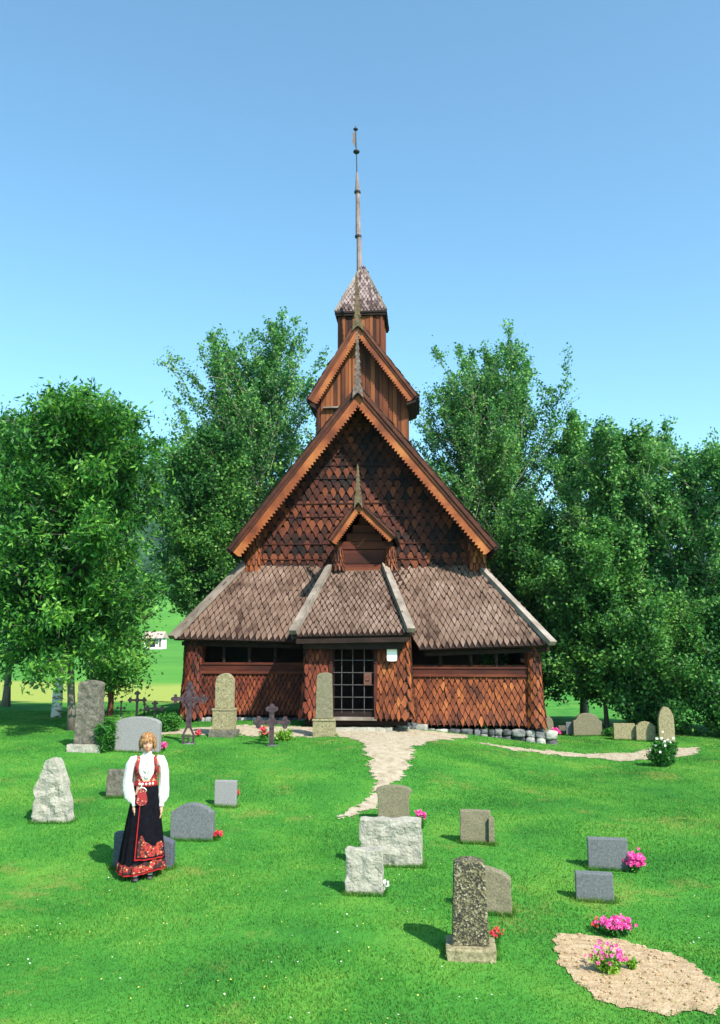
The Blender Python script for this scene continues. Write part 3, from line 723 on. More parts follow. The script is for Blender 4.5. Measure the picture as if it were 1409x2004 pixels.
slabstone(((655,1417),(735,1417)), 'stone_step', 'short stone doorstep half grown over with grass right under the grille door', .07, .25)

# ================================================================== GROUND
def grid_land():
    ys = [-40]; 
    while ys[-1] < 1500:
        y = ys[-1]; d = max(0, abs(y+6)-14); ys.append(y + (.35 if y < 12 else min(60, .35+ (y-12)*.05)))
    xs = [0]; 
    while xs[-1] < 1400: x = xs[-1]; xs.append(x + (.4 if x < 16 else min(60, .4+(x-16)*.06)))
    xs = [-x for x in xs[:0:-1]] + xs
    nx, ny = len(xs), len(ys); V = np.zeros((nx*ny, 3), dtype=np.float32); k = 0
    for y in ys:
        for x in xs:
            z = terr(x, y)
            d = y-CY
            if d > 320: z += (mnoise.noise(Vector((x*.02, y*.02, 0)))*9+mnoise.noise(Vector((x*.09, y*.09, 3)))*5)*sm((d-320)/200)
            V[k] = (x, y, z); k += 1
    i = np.arange(nx-1); j = np.arange(ny-1); I, J = np.meshgrid(i, j); a = (J*nx+I).ravel()
    Fq = np.stack([a, a+1, a+1+nx, a+nx], 1)
    o = bigmesh('ground', V, Fq, np.zeros(len(Fq)), 'land'); o.data.polygons.foreach_set('use_smooth', [True]*len(Fq)); return o
gnd = tag(grid_land(), kind='structure')
def inpoly(poly, x, y):
    c = False; n = len(poly); j = n-1
    for i in range(n):
        xi, yi = poly[i]; xj, yj = poly[j]
        if (yi > y) != (yj > y) and x < (xj-xi)*(y-yi)/(yj-yi)+xi: c = not c
        j = i
    return c
pathpx = [[(280,1428),(400,1424),(480,1419),(560,1424),(655,1424),(770,1424),(830,1430),(905,1438),(915,1443),(850,1449),(812,1462),(803,1485),(797,1505),(772,1535),(752,1565),(728,1582),(700,1598),(665,1602),(690,1582),(712,1560),(733,1545),(733,1515),(722,1482),(708,1455),(690,1445),(655,1441),(560,1443),(470,1440),(400,1438),(330,1437),(280,1440)],
          [(925,1453),(1000,1462),(1100,1472),(1170,1476),(1225,1474),(1290,1464),(1370,1462),(1360,1478),(1270,1486),(1215,1490),(1150,1483),(1060,1475),(990,1466)]]
soilpx = [[(1082,1838),(1100,1828),(1160,1832),(1230,1845),(1290,1864),(1360,1890),(1409,1930),(1400,1990),(1290,1985),(1190,1960),(1120,1915),(1088,1885),(1096,1860)]]
barepx = [[(466,1656),(490,1653),(520,1658),(512,1665),(482,1662)],[(800,1488),(828,1486),(832,1492),(806,1494)]]
def toland(pl): return [[(g.x, g.y) for g in (G(*p) for p in q)] for q in pl]
PATHS = toland(pathpx); SOIL = toland(soilpx); BARE = toland(barepx)
def inany(polys, x, y, amp=.14):
    jx = amp*(mnoise.noise(Vector((x*2.5, y*2.5, 0)))*1.0+.9*mnoise.noise(Vector((x*9, y*9, 2)))); jy = amp*(mnoise.noise(Vector((x*2.5, y*2.5, 5)))*1.6+.9*mnoise.noise(Vector((x*9, y*9, 7))))
    for q in polys:
        if inpoly(q, x+jx, y+jy): return True
    return False
def sheet(name, polys, mat, h, step, amp):
    xs = [p[0] for q in polys for p in q]; ys = [p[1] for q in polys for p in q]; V = []; Fq = []; idx = {}
    def vid(i, j):
        if (i, j) not in idx: x = i*step; y = j*step; idx[(i, j)] = len(V); V.append((x, y, terr(x, y)+h+.006*mnoise.noise(Vector((x*6, y*6, 0)))))
        return idx[(i, j)]
    for i in range(int(min(xs)/step)-3, int(max(xs)/step)+3):
        for j in range(int(min(ys)/step)-3, int(max(ys)/step)+3):
            if inany(polys, (i+.5)*step, (j+.5)*step, amp): Fq.append((vid(i, j), vid(i+1, j), vid(i+1, j+1), vid(i, j+1)))
    o = bigmesh(name, np.array(V), np.array(Fq), np.zeros(len(Fq)), mat); o.data.polygons.foreach_set('use_smooth', [True]*len(Fq)); return tag(o, kind='structure')
sheet('path', PATHS, 'gravel', .010, .035, .16); sheet('flower_bed_soil', SOIL, 'soil', .008, .02, .07)

# grass blades
NB = 620000
d = rng.uniform(3.2, 27, NB); lat = rng.uniform(-.62, .62, NB)*d
bx = CX + lat*math.cos(YAW) - d*math.sin(YAW); by = CY + lat*math.sin(YAW) + d*math.cos(YAW)
terr_grid = {}
gx0, gy0, gs = -24.0, -24.0, .25
gnx, gny = int(48/gs), int(32/gs)
Z = np.array([[terr(gx0+i*gs, gy0+j*gs) for i in range(gnx)] for j in range(gny)])
ms = .05; mnx, mny = int(36/ms), int(26/ms); 
polysall = PATHS+SOIL
mask = np.zeros((mny, mnx), bool); bb = [(min(p[0] for p in q)-.4, max(p[0] for p in q)+.4, min(p[1] for p in q)-.4, max(p[1] for p in q)+.4) for q in polysall]
for q, (xa, xb, ya, yb) in zip(polysall, bb):
    for j in range(max(0, int((ya+24)/ms)), min(mny, int((yb+24)/ms))):
        for i in range(max(0, int((xa+18)/ms)), min(mnx, int((xb+18)/ms))):
            if not mask[j, i] and inany([q], -18+i*ms, -24+j*ms, .07 if q in SOIL else .16) and (q not in BARE or (i*7+j*13) % 5 < 2): mask[j, i] = True
fx = np.clip((bx-gx0)/gs, 0, gnx-2); fy = np.clip((by-gy0)/gs, 0, gny-2); ix = fx.astype(int); iy = fy.astype(int); tx_ = fx-ix; ty_ = fy-iy
bz = (Z[iy, ix]*(1-tx_)+Z[iy, ix+1]*tx_)*(1-ty_)+(Z[iy+1, ix]*(1-tx_)+Z[iy+1, ix+1]*tx_)*ty_
mi = np.clip(((bx+18)/ms).astype(int), 0, mnx-1); mj = np.clip(((by+24)/ms).astype(int), 0, mny-1)
keep = ~mask[mj, mi]
inch = ((by > yGal-.1) & (bx > lpl) & (bx < rpr)) | ((by > yP) & (bx > pLo) & (bx < pRo)); keep &= ~inch
keep |= (rng.random(NB) < .03)&(~inch)
bx, by, bz, d = bx[keep], by[keep], bz[keep], d[keep]; n = len(bx)
ang = rng.uniform(0, 2*PI, n); h = rng.uniform(.014, .036, n)*(.8+.25*np.sin(bx*1.7)*np.sin(by*1.3)); w = rng.uniform(.003, .0055, n)*(1+.06*d); ln = rng.uniform(.15, .9, n)*h; la = rng.uniform(0, 2*PI, n)
V = np.zeros((n, 3, 3)); V[:,0] = np.stack([bx-np.cos(ang)*w, by-np.sin(ang)*w, bz-.004], 1); V[:,1] = np.stack([bx+np.cos(ang)*w, by+np.sin(ang)*w, bz-.004], 1); V[:,2] = np.stack([bx+np.cos(la)*ln, by+np.sin(la)*ln, bz+h], 1)
tag(bigmesh('grass', V.reshape(-1,3), np.arange(n*3).reshape(n,3), rng.random(n), 'grass_blades'), 'short bright green churchyard lawn', 'grass', kind='stuff')
cb = MB(); k = 0
sx0, sx1 = min(p[0] for p in SOIL[0]), max(p[0] for p in SOIL[0]); sy0, sy1 = min(p[1] for p in SOIL[0]), max(p[1] for p in SOIL[0])
while k < 420:
    x = random.uniform(sx0, sx1); y = random.uniform(sy0, sy1)
    if not inany(SOIL, x, y, .07): continue
    r = random.choice((.006,.008,.012,.02)); cb.ball((x, y, terr(x, y)+.008+r*.3), (r, r*random.uniform(.6,1), r*.6), 5, 3); k += 1
tag(cb.build('soil_clods', 'soil'), 'small clods and pebbles on the bare flower bed', 'soil', kind='stuff')
pb = MB(); k = 0
bb0 = [(min(p[0] for p in q), max(p[0] for p in q), min(p[1] for p in q), max(p[1] for p in q)) for q in PATHS]
while k < 2600:
    q = 0 if random.random() < .8 else 1; xa, xb, ya, yb = bb0[q]; x = random.uniform(xa, xb); y = random.uniform(ya, yb)
    if not inany([PATHS[q]], x, y, .3): continue
    r = random.choice((.008,.010,.014,.022)); pb.ball((x, y, terr(x, y)+.010+r*.2), (r, r*random.uniform(.6,1), r*.55), 5, 3); k += 1
tag(pb.build('path_pebbles', 'gravel'), 'loose pebbles scattered over the gravel path', 'gravel', kind='stuff')
# clover and daisies sprinkled in the lawn
def sprinkle(name, label, nn, mat, size, zf, cond=None):
    V = []; Fq = []
    k = 0
    while k < nn:
        dd = random.uniform(4, 22); la_ = random.uniform(-.55,.55)*dd; x = CX+la_-dd*math.sin(YAW); y = CY+dd*math.cos(YAW)
        if cond and not cond(x, y): continue
        if y > yP-.2: continue
        z = terr(x, y)+zf*random.uniform(.7,1.2); o = len(V)
        for q in range(5): a = 2*PI*q/5; V.append((x+size*math.cos(a), y+size*math.sin(a), z+random.uniform(-.5,.5)*size))
        Fq.append([o+i for i in range(5)]); k += 1
    return tag(bigmesh(name, np.array(V), np.array(Fq), rng.random(len(Fq)), mat), label, 'flowers', kind='stuff')
cl = lambda x, y: mnoise.noise(Vector((x*.35, y*.35, 4))) > .05
sprinkle('clover_flowers', 'tiny white clover heads dotted through the lawn', 220, 'petal_white', .008, .035, cl)
sprinkle('buttercups', 'tiny yellow flower heads dotted through the lawn', 500, 'petal_yellow', .007, .035, cl)

exec_after = []
# ================================================================== TREES
def leaves(name, segs, wts, n, size, mat, parent, sig=.14, aspect=.7, droop=0.0, up=.3):
    A = np.array([s[0] for s in segs]); B = np.array([s[1] for s in segs]); wts = np.array(wts); wts = wts/wts.sum()
    k = rng.choice(len(segs), n, p=wts); t = rng.random(n)[:, None]; C = A[k]*(1-t)+B[k]*t + rng.normal(0, sig, (n, 3))
    ax = rng.normal(0, 1, (n, 3)); ax[:,2] = ax[:,2]*(1-droop) - droop*1.6; ax /= np.linalg.norm(ax, axis=1)[:, None]
    nn = rng.normal(0, 1, (n, 3)); nn[:,2] = np.abs(nn[:,2])+up; nn /= np.linalg.norm(nn, axis=1)[:, None]
    b = np.cross(nn, ax); b /= np.linalg.norm(b, axis=1)[:, None]+1e-9
    s = (size*rng.uniform(.6, 1.3, n))[:, None]
    V = np.stack([C-ax*s/2, C+b*s*aspect/2, C+ax*s/2, C-b*s*aspect/2], 1).reshape(-1, 3)
    return bigmesh(name, V, np.arange(n*4).reshape(n, 4), rng.random(n), mat, parent)
def tree(label, px, dist, top_py, halfw_px, group=None, name='aspen_tree', n=60000, leaf=.10, mat='aspen_leaf', bark='bark_pale', crown_low=.12, prof=None, stems=1, elev=(20, 68), droop=0.0, nb=70, lean=0.0, base_z=None, lowr=.18, sig=.15, asp=.7, twig=.34, seed=1, spread=0.0, trk=1.0):
    random.seed(seed)
    y = CY+dist; x = U(px, 1250, y).x; zb = terr(x, y) if base_z is None else base_z
    ztop = U(px, top_py, y).z; H = ztop-zb; Rr = halfw_px/scl(Vector((x, y, 3)))
    root = empty(name, (x, y, zb), label, 'tree', group)
    prof = prof or (lambda t: math.sin(PI*min(1, t*.9+.14))**.7)
    segs = []; wts = []; tb = MB(); br_ = MB()
    for st in range(stems):
        a0 = 2*PI*st/max(1, stems)+.5; off = Vector((math.cos(a0), math.sin(a0)*.6, 0))*(.0 if stems == 1 else 1)
        hs = H*(1 if st == 0 else random.uniform(.74, .95)); tp = Vector((x+lean+off.x*Rr*spread, y+off.y*Rr*spread, zb+hs))
        bs = Vector((x, y, zb-.2)) + off*.12; pts = []
        ph = random.uniform(0, 6)
        for i in range(12):
            t = i/11; p = bs.lerp(tp, t); bow = math.sin(t*PI)*.25*Rr*spread
            p += Vector((off.x*bow+.12*math.sin(t*5+ph), off.y*bow+.12*math.cos(t*4+ph), 0))*(t*(1-t)*4*.6+.2*0); pts.append(p)
        r0 = H*.013*trk/(1 if stems == 1 else 1.3)
        tb.tube(pts, [r0*(1-.93*(i/11))*(1.35 if i == 0 else 1) for i in range(12)], 9)
        nbb = int(nb/stems*1.15)
        for b in range(nbb):
            t = crown_low + (1-crown_low)*(((b+random.random())/nbb)**.9)*.985
            k = min(10, int(t*11)); p0 = pts[k].lerp(pts[k+1], t*11-k)
            az = b*2.399+random.uniform(-.4,.4); tt = (t-crown_low)/(1-crown_low)
            Lr = Rr*(prof(tt))*(random.uniform(.55, 1.02) if random.random() < .7 else random.uniform(1.0, 1.3))
            el = R(elev[0]+(elev[1]-elev[0])*tt+random.uniform(-8, 8))
            rad = Lr; Ln = rad/max(.45, math.cos(el)); Ln = min(Ln, (zb+H*1.02-p0.z)/max(.2, math.sin(el))+.3) if el > 0 else Ln
            Ln = max(Ln, .5)
            d0 = Vector((math.cos(az)*math.cos(el), math.sin(az)*math.cos(el), math.sin(el)))
            lp = [p0]; dd = d0.copy(); m = 6
            for i in range(m):
                dd = (dd + Vector((random.uniform(-.12,.12), random.uniform(-.12,.12), .09-droop*.28))).normalized(); lp.append(lp[-1]+dd*Ln/m)
            rb = max(.012, r0*.36*(1-t*.75)); br_.tube(lp, [rb*(1-.85*i/m) for i in range(m+1)], 5, False)
            for i in range(1, m+1):
                if i < 2 and Ln > 1.5 and tt > .0: pass
                segs.append((lp[i-1], lp[i])); wts.append((lp[i]-lp[i-1]).length*(.1+1.3*(i/m)**2))
                for q in range(3 if i > 1 else 1):
                    dv = Vector((random.gauss(0,1), random.gauss(0,1), random.gauss(.25-droop,.6))).normalized()
                    dv = (dv + dd*.9).normalized(); tl_ = Ln*twig*random.uniform(.5, 1.15)*(1.15-.5*i/m); tl_ = min(tl_, 1.6)
                    s0 = lp[i-1].lerp(lp[i], random.random()); s1 = s0+dv*tl_; 
                    if droop: s1.z -= droop*.3*tl_
                    segs.append((s0, s1)); wts.append(tl_*random.choice((.12,.12,.3,1.6,2.2,2.6)))
                    if tl_ > .5: br_.tube([s0, s1], [.010, .004], 3, False)
    tb.build('trunk', bark, root, True); br_.build('branches', bark, root)
    leaves('crown', segs, wts, n, leaf, mat, root, sig, asp, droop)
    return root
tree('large leafy ash with drooping leaves filling the left side behind the tall mottled gravestone', 150, 20.6, 815, 165, name='ash_tree', n=85000, leaf=.17, mat='ash_leaf', bark='bark', crown_low=.25, prof=lambda t: (.88 if t < .55 else .88*math.cos((t-.55)/.45*PI/2)**.7)+.12, elev=(-2, 55), droop=.42, nb=95, asp=.36, sig=.16, seed=11, lean=-.35)
GT = 'tall leafy trees beyond the church'
AP = dict(sig=.10, twig=.26)
tree('tall airy aspen rising left of the great gable, its spiky top against the sky', 486, 33, 655, 225, GT, n=130000, leaf=.12, crown_low=.08, stems=4, spread=.27, nb=200, seed=3, prof=lambda t: (1-max(0,t-.35)/.65*.82), elev=(16, 58), **AP)
tree('low round tree filling the gap between the ash and the left gallery roof', 388, 29, 865, 95, GT, name='leafy_tree', n=60000, leaf=.12, mat='aspen_leaf_dark', crown_low=.36, stems=2, spread=.3, nb=80, seed=5)
tree('tallest and widest aspen right of the church with several pale stems', 962, 35, 690, 205, GT, n=145000, leaf=.12, crown_low=.08, stems=5, spread=.32, nb=230, seed=8, prof=lambda t: (1-max(0,t-.38)/.62*.80), elev=(16, 58), bark='bark_pale', **AP)
tree('slender aspen with a narrow crown right of the tallest aspen', 1138, 33, 815, 75, GT, n=34000, leaf=.12, crown_low=.1, nb=70, seed=9, bark='bark_pale', **AP)
tree('bushy aspen by the right edge of the churchyard with a pale bare branch', 1235, 29, 880, 128, GT, n=80000, leaf=.12, crown_low=.06, nb=110, seed=12, stems=3, spread=.4, bark='bark_pale', prof=lambda t: (1-max(0,t-.5))**.5, **AP)
tree('rounded aspen at the far right side, beyond the bushy one', 1395, 28, 915, 125, GT, n=60000, leaf=.12, crown_low=.05, nb=100, seed=15, stems=3, spread=.4, prof=lambda t: (1-max(0,t-.5))**.5, **AP)
tree('dark low broad tree with black trunk behind the shouldered gravestone', 1180, 27.5, 1050, 120, GT, name='leafy_tree', n=55000, leaf=.12, mat='aspen_leaf_dark', bark='bark', crown_low=.16, nb=80, seed=17, elev=(-5, 55), droop=.15)
tree('dark bushy tree close behind the right gallery roof', 1035, 31, 985, 110, GT, name='leafy_tree', n=52000, leaf=.12, mat='aspen_leaf_dark', bark='bark', crown_low=.13, nb=90, seed=19, elev=(-5, 55), droop=.15)
tree('low leafy tree at the far left side beyond the ash', 20, 27, 850, 130, GT, name='leafy_tree', n=45000, leaf=.13, mat='aspen_leaf_dark', bark='bark', crown_low=.2, nb=80, seed=23)
tree('hazel thicket low behind the right row of gravestones', 1275, 26.5, 1190, 100, GT, name='leafy_tree', n=40000, leaf=.11, mat='aspen_leaf_dark', bark='bark', crown_low=.02, nb=80, seed=27, stems=3, spread=.5, elev=(0,60))
tree('low bushy growth at the lower right side beyond the hazel thicket', 1420, 26, 1150, 90, GT, name='leafy_tree', n=34000, leaf=.11, mat='aspen_leaf_dark', bark='bark', crown_low=.02, nb=70, seed=28, stems=3, spread=.5, elev=(0,60))
# bare trunks at the left: white birch and reddish trunk
def barestem(label, px, dist, w_px, top_py, bark, name):
    y = CY+dist; x = U(px, 1250, y).x; zb = terr(x, y); zt2 = U(px, top_py, y).z; r = w_px/2/scl(Vector((x, y, 1)))
    root = empty(name, (x, y, zb), label, 'tree'); mb = MB(); mb.tube([(x, y, zb-.2), (x+.03, y, zb+(zt2-zb)*.4), (x-.05, y, zt2), (x+.1, y, zt2+2.5)], [r*1.25, r, r*.85, r*.3], 10); mb.build('trunk', bark, root, True)
    mb = MB(); segs = []; wt = []
    for k in range(26):
        a = k*2.4; z0 = zb+(zt2-zb)*(.75)+k*.09; s0 = Vector((x, y, z0)); s1 = s0+Vector((math.cos(a), math.sin(a), .25))*random.uniform(.6, 1.3); mb.tube([s0, s1], [.025, .008], 4, False); segs.append((s0, s1)); wt.append(1)
    mb.build('branches', bark, root); leaves('crown', segs, wt, 9000, .11, 'ash_leaf', root, .2, .6)
barestem('white birch trunk at the far left, half hidden behind leaves', 118, 23.5, 17, 1180, 'birch_bark', 'birch_tree')
barestem('slim reddish brown tree trunk between the tall gravestone and the small iron crosses', 221, 24.5, 11, 1330, 'bark_red', 'young_tree')

def bush(label, px, py, w_px, h_px, mat='bush_leaf', n=2500, leaf=.05, name='shrub', cat='shrub', group=None, petals=None, np_=0, psize=.03, droop=0, asp=.5, dist=None):
    g = G(px, py); s = scl(g); w = w_px/s/2; h = h_px/s
    root = empty(name, g, label, cat, group); mb = MB(); segs = []; wt = []; tips = []
    for k in range(18):
        a = k*2.4; rr = math.sqrt((k+.5)/18)*w; p0 = g+Vector((math.cos(a)*rr*.3, math.sin(a)*rr*.3, -.01)); p1 = g+Vector((math.cos(a)*rr*.9, math.sin(a)*rr*.6, h*random.uniform(.5, .9)*(1-.3*(rr/w)**2)))
        mb.tube([p0, p1], [max(.002, h*.012), .002], 4, False, r=.5); segs.append((p0.lerp(p1, .2), p1)); wt.append(1); tips.append(p1)
    mb.build('stems', mat, root); leaves('leaves', segs, wt, n, leaf, mat, root, min(w, h)*.13, asp, droop)
    if petals:
        mb = MB()
        for k in range(np_):
            p = random.choice(tips)+Vector((random.gauss(0, w*.22), random.gauss(0, w*.2), abs(random.gauss(h*.1, h*.1))))
            if k % 2 == 0: p = g+Vector((random.uniform(-w, w)*.85, random.uniform(-w, w*.2)*.7, h*random.uniform(.45, 1.0)))
            nn = Vector((random.gauss(0,.6), -.9, random.gauss(.5,.4))).normalized(); a = nn.orthogonal().normalized(); b2 = nn.cross(a)
            for q in range(5):
                t = 2*PI*q/5; t2 = t+1.0; c1 = p+(a*math.cos(t)+b2*math.sin(t))*psize*.55+nn*.004
                u1 = (a*math.cos(t)+b2*math.sin(t)); u2 = (a*math.cos(t+PI/2)+b2*math.sin(t+PI/2))
                mb.add([p, p+u1*psize*.6+u2*psize*.35+nn*psize*.25, p+u1*psize+nn*psize*.1, p+u1*psize*.6-u2*psize*.35+nn*psize*.25], [(0,1,2,3)])
        mb.build('blossoms', petals, root)
    return root
FG = 'flowers planted on the graves'
bush('clump of tall green lilies between the tall mottled stone and the wide grey gravestone', 206, 1472, 40, 80, n=1800, leaf=.22, name='leafy_plant', cat='plant', asp=.12, droop=.2)
bush('dark green shrub by the left corner pier of the church', 330, 1432, 60, 45, n=3500, leaf=.06)
bush('low green shrub at the far right edge by the path', 1300, 1500, 60, 62, n=5500, leaf=.07, petals='petal_white', np_=16, psize=.035)
bush('pale grey-green plant between two gravestones of the right back row', 1196, 1441, 34, 22, n=1200, leaf=.06)
bush('big bright pink flower bush right of the upper grey slab', 1244, 1708, 32, 36, n=300, leaf=.03, petals='petal_pink', np_=170, psize=.024, name='pink_flowers', cat='flowers', group=FG)
bush('pink and crimson flowers above the bare flower bed', 1205, 1832, 66, 38, n=600, leaf=.035, petals='petal_pink', np_=110, psize=.02, name='pink_flowers', cat='flowers', group=FG)
bush('white and dark red small flowers left of the crimson ones', 1172, 1820, 36, 22, n=200, leaf=.025, petals='petal_red', np_=16, psize=.016, name='red_flowers', cat='flowers', group=FG)
bush('pink flower with yellow-green leaves growing in the bare bed', 1192, 1905, 70, 52, mat='yellow_leaf', n=700, leaf=.035, petals='petal_pink', np_=34, psize=.02, name='pink_flowers', cat='flowers', group=FG)
bush('small yellow-green leafy plant without flowers in the bare bed', 1237, 1898, 24, 30, mat='yellow_leaf', n=400, leaf=.03, name='leafy_plant', cat='plant')
bush('pink flowers beside the weathered round-topped stone in the middle', 824, 1622, 26, 34, n=150, leaf=.03, petals='petal_pink', np_=45, psize=.022, name='pink_flowers', cat='flowers', group=FG)
bush('red and white flowers beside the rounded blue-grey gravestone', 427, 1645, 18, 20, n=160, leaf=.025, petals='petal_red', np_=26, psize=.02, name='red_flowers', cat='flowers', group=FG)
bush('single red bloom beside the small grey gravestone above the rounded one', 464, 1562, 9, 18, n=60, leaf=.025, petals='petal_red', np_=12, psize=.02, name='red_flowers', cat='flowers', group=FG)
bush('dark red flowers at the foot of the speckled gravestone', 972, 1848, 28, 34, n=160, leaf=.025, petals='petal_red', np_=26, psize=.016, name='red_flowers', cat='flowers', group=FG)
bush('pink flowers at the right foot of the wide grey gravestone', 318, 1470, 18, 16, n=200, leaf=.03, petals='petal_pink', np_=50, psize=.035, name='pink_flowers', cat='flowers', group=FG)
bush('red flowers and green plants around the low iron cross', 517, 1450, 22, 26, n=700, leaf=.045, petals='petal_red', np_=26, psize=.035, name='red_flowers', cat='flowers', group=FG)
bush('bright leafy plant right of the low iron cross', 556, 1450, 38, 28, mat='yellow_leaf', n=1200, leaf=.05, name='leafy_plant', cat='plant')
bush('magenta flowers between the gravestones just right of the church', 1088, 1440, 16, 14, n=200, leaf=.04, petals='petal_pink', np_=50, psize=.045, name='pink_flowers', cat='flowers', group=FG)
bush('white flowers at the foot of the small pale rough stone', 752, 1748, 18, 22, n=120, leaf=.025, petals='petal_white', np_=22, psize=.018, name='white_flowers', cat='flowers', group=FG)
bush('orange-red bloom right of the ornate iron cross', 388, 1442, 12, 12, n=120, leaf=.03, petals='petal_red', np_=14, psize=.035, name='red_flowers', cat='flowers', group=FG)

# ================================================================== GRAVESTONES
def outline(kind, w, h):
    if kind == 'flat': return [(-w/2,0),(w/2,0),(w/2,h),(-w/2,h)]
    if kind == 'arch': return [(-w/2,0),(w/2,0)]+[(w/2*math.cos(t*PI/14), h*.62+h*.38*math.sin(t*PI/14)) for t in range(15)]
    if kind == 'round': return [(-w/2,0),(w/2,0)]+[(w/2*math.cos(t*PI/16), h-w/2+w/2*math.sin(t*PI/16)) for t in range(17)]
    if kind == 'low': return [(-w/2,0),(w/2,0),(w/2,h*.84)]+[(w/2*math.cos(t*PI/12)*.98, h*.84+h*.16*math.sin(t*PI/12)) for t in range(1,12)]+[(-w/2,h*.84)]
    if kind == 'shoulder': return [(-w/2,0),(w/2,0),(w/2,h*.70),(w*.41,h*.76)]+[(w*.38*math.cos(t*PI/12), h*.80+h*.20*math.sin(t*PI/12)) for t in range(13)]+[(-w*.41,h*.76),(-w/2,h*.70)]
    if kind == 'flared': return [(-w*.46,0),(w*.46,0),(w*.41,h*.6),(w*.44,h*.82),(w*.5,h*.86)]+[(w*.5*math.cos(t*PI/10), h*.88+h*.12*math.sin(t*PI/10)) for t in range(1,10)]+[(-w*.5,h*.86),(-w*.44,h*.82),(-w*.41,h*.6)]
    if kind == 'taper': return [(-w/2,0),(w/2,0),(w*.42,h*.94)]+[(w*.42*math.cos(t*PI/10), h*.94+h*.06*math.sin(t*PI/10)) for t in range(1,10)]+[(-w*.42,h*.94)]
    if kind == 'ogee': return [(-w/2,0),(w/2,0),(w*.5,h*.82),(w*.42,h*.84),(w*.36,h*.90),(w*.2,h*.97),(0,h),(-w*.2,h*.97),(-w*.36,h*.90),(-w*.42,h*.84),(-w*.5,h*.82)]
    if kind == 'slant': return [(-w/2,0),(w/2,0),(w*.5,h*.80),(w*.3,h*.90),(w*.0,h*.97),(-w*.3,h),(-w/2,h*.98)]
    if kind == 'rough': return [(-w*.5,0),(w*.52,0),(w*.46,h*.3),(w*.38,h*.5),(w*.22,h*.8),(w*.05,h),(-w*.2,h*.97),(-w*.42,h*.6)]
def stone_mesh(kind, w, h, th, mat, name, rough=.0, ang=0, parent=None, at=(0,0,0), sub=2, bev=.012, tilt=0):
    bm = bmesh.new(); o = outline(kind, w, h); f = [bm.verts.new((x, -th/2, z)) for x, z in o]; b = [bm.verts.new((x, th/2, z)) for x, z in o]
    n = len(o); bm.faces.new(f); bm.faces.new(b[::-1])
    for i in range(n): bm.faces.new((f[(i+1) % n], f[i], b[i], b[(i+1) % n]))
    bmesh.ops.recalc_face_normals(bm, faces=bm.faces)
    bmesh.ops.bevel(bm, geom=list(bm.edges), offset=min(bev, w*.06), segments=2, affect='EDGES', profile=.6)
    if rough > 0:
        for cut in range(3, 12, 1): pass
        step = max(.035, w/14)
        ax_ = [(Vector((1,0,0)), [(-w/2+step*k) for k in range(1, int(w/step))]), (Vector((0,0,1)), [step*k for k in range(1, int(h/step))])]
        for nrm, vals in ax_:
            for v in vals: bmesh.ops.bisect_plane(bm, geom=bm.verts[:]+bm.edges[:]+bm.faces[:], plane_co=nrm*v, plane_no=nrm)
        sd = random.uniform(0, 90)
        for v in bm.verts:
            q = v.co*9+Vector((sd, 0, 0)); dx = Vector((mnoise.noise(q), mnoise.noise(q+Vector((9,3,1)))*1.3, mnoise.noise(q+Vector((1,7,5)))))
            if v.co.z < .01: dx.z = 0
            v.co += dx*rough
    bmesh.ops.triangulate(bm, faces=[f for f in bm.faces if len(f.verts) > 4])
    rm = Matrix.Translation(at) @ Matrix.Rotation(ang, 4, 'Z') @ Matrix.Rotation(tilt, 4, 'X')
    bm.transform(rm); me = bpy.data.meshes.new(name); bm.to_mesh(me); bm.free(); me.materials.append(MATS[mat])
    ob = bpy.data.objects.new(name, me); COL.objects.link(ob)
    if parent: ob.parent = parent
    return ob
SG = 'gravestones standing in the churchyard'
FEET = []
def grave(label, x0, x1, yt, yb, kind, mat, th=.12, rough=0.0, ang=0.0, plinth=None, pedestal=None, group=SG, tilt=0, hm=1.0):
    g = G((x0+x1)/2, yb); s = scl(g)
    w = (x1-x0)/s; hf = (yb-yt)/s*1.0
    FEET.append((g.x, g.y, max(w, plinth[0]/s if plinth else 0, pedestal[0]/s if pedestal else 0), th*(1.8 if plinth or pedestal else 1)+.02)); root_needed = plinth or pedestal; fwd = Vector((FW.x, FW.y, 0)).normalized()
    c = Vector((g.x, g.y, g.z)) + fwd*(th/2)
    if not root_needed:
        ob = stone_mesh(kind, w, hf+.12, th, mat, 'gravestone', rough, ang-.0, tilt=tilt); ob.location = c - Vector((0,0,.12)); tag(ob, label, 'gravestone', group); return ob
    root = empty('gravestone', c - Vector((0,0,.05)), label, 'gravestone', group)
    z = 0
    if plinth:
        pw, ph = plinth[0]/s, plinth[1]/s; stone_mesh('flat', pw, ph+.05, th*1.7+.06, plinth[2], 'plinth', .015, ang, root, (0,0,0)); z += ph+.05
    if pedestal:
        pw, ph = pedestal[0]/s, pedestal[1]/s; stone_mesh('flat', pw, ph-.003, th*1.45, pedestal[2], 'pedestal', .006, ang, root, (0,0,z+.002)); 
        stone_mesh('flat', pw*1.06, .05, th*1.6, pedestal[2], 'pedestal_cap', .004, ang, root, (0,0,z+ph)); z += ph+.052
    stone_mesh(kind, w, hf+.05-z, th, mat, 'headstone', rough, ang, root, (0,0,z+.002)); return root
grave('pale rough tall stone leaning at the far left edge of the lawn', 58, 137, 1488, 1612, 'rough', 'pale_stone', .22, .03)
grave('tall mottled grey tapering stone on a low plinth under the ash tree', 143, 194, 1335, 1470, 'taper', 'rough_grey_stone', .3, .02, plinth=(68, 13, 'pale_stone'))
grave('wide light grey gravestone with gently arched top behind the woman', 223, 312, 1405, 1473, 'low', 'grey_stone', .16)
grave('rough dark grey slab just left of the woman beside her arm', 207, 262, 1509, 1562, 'flat', 'rough_grey_stone', .14, .012)
grave('small upright grey slab with a red flower, above the rounded stone', 419, 462, 1530, 1580, 'flat', 'grey_stone', .1)
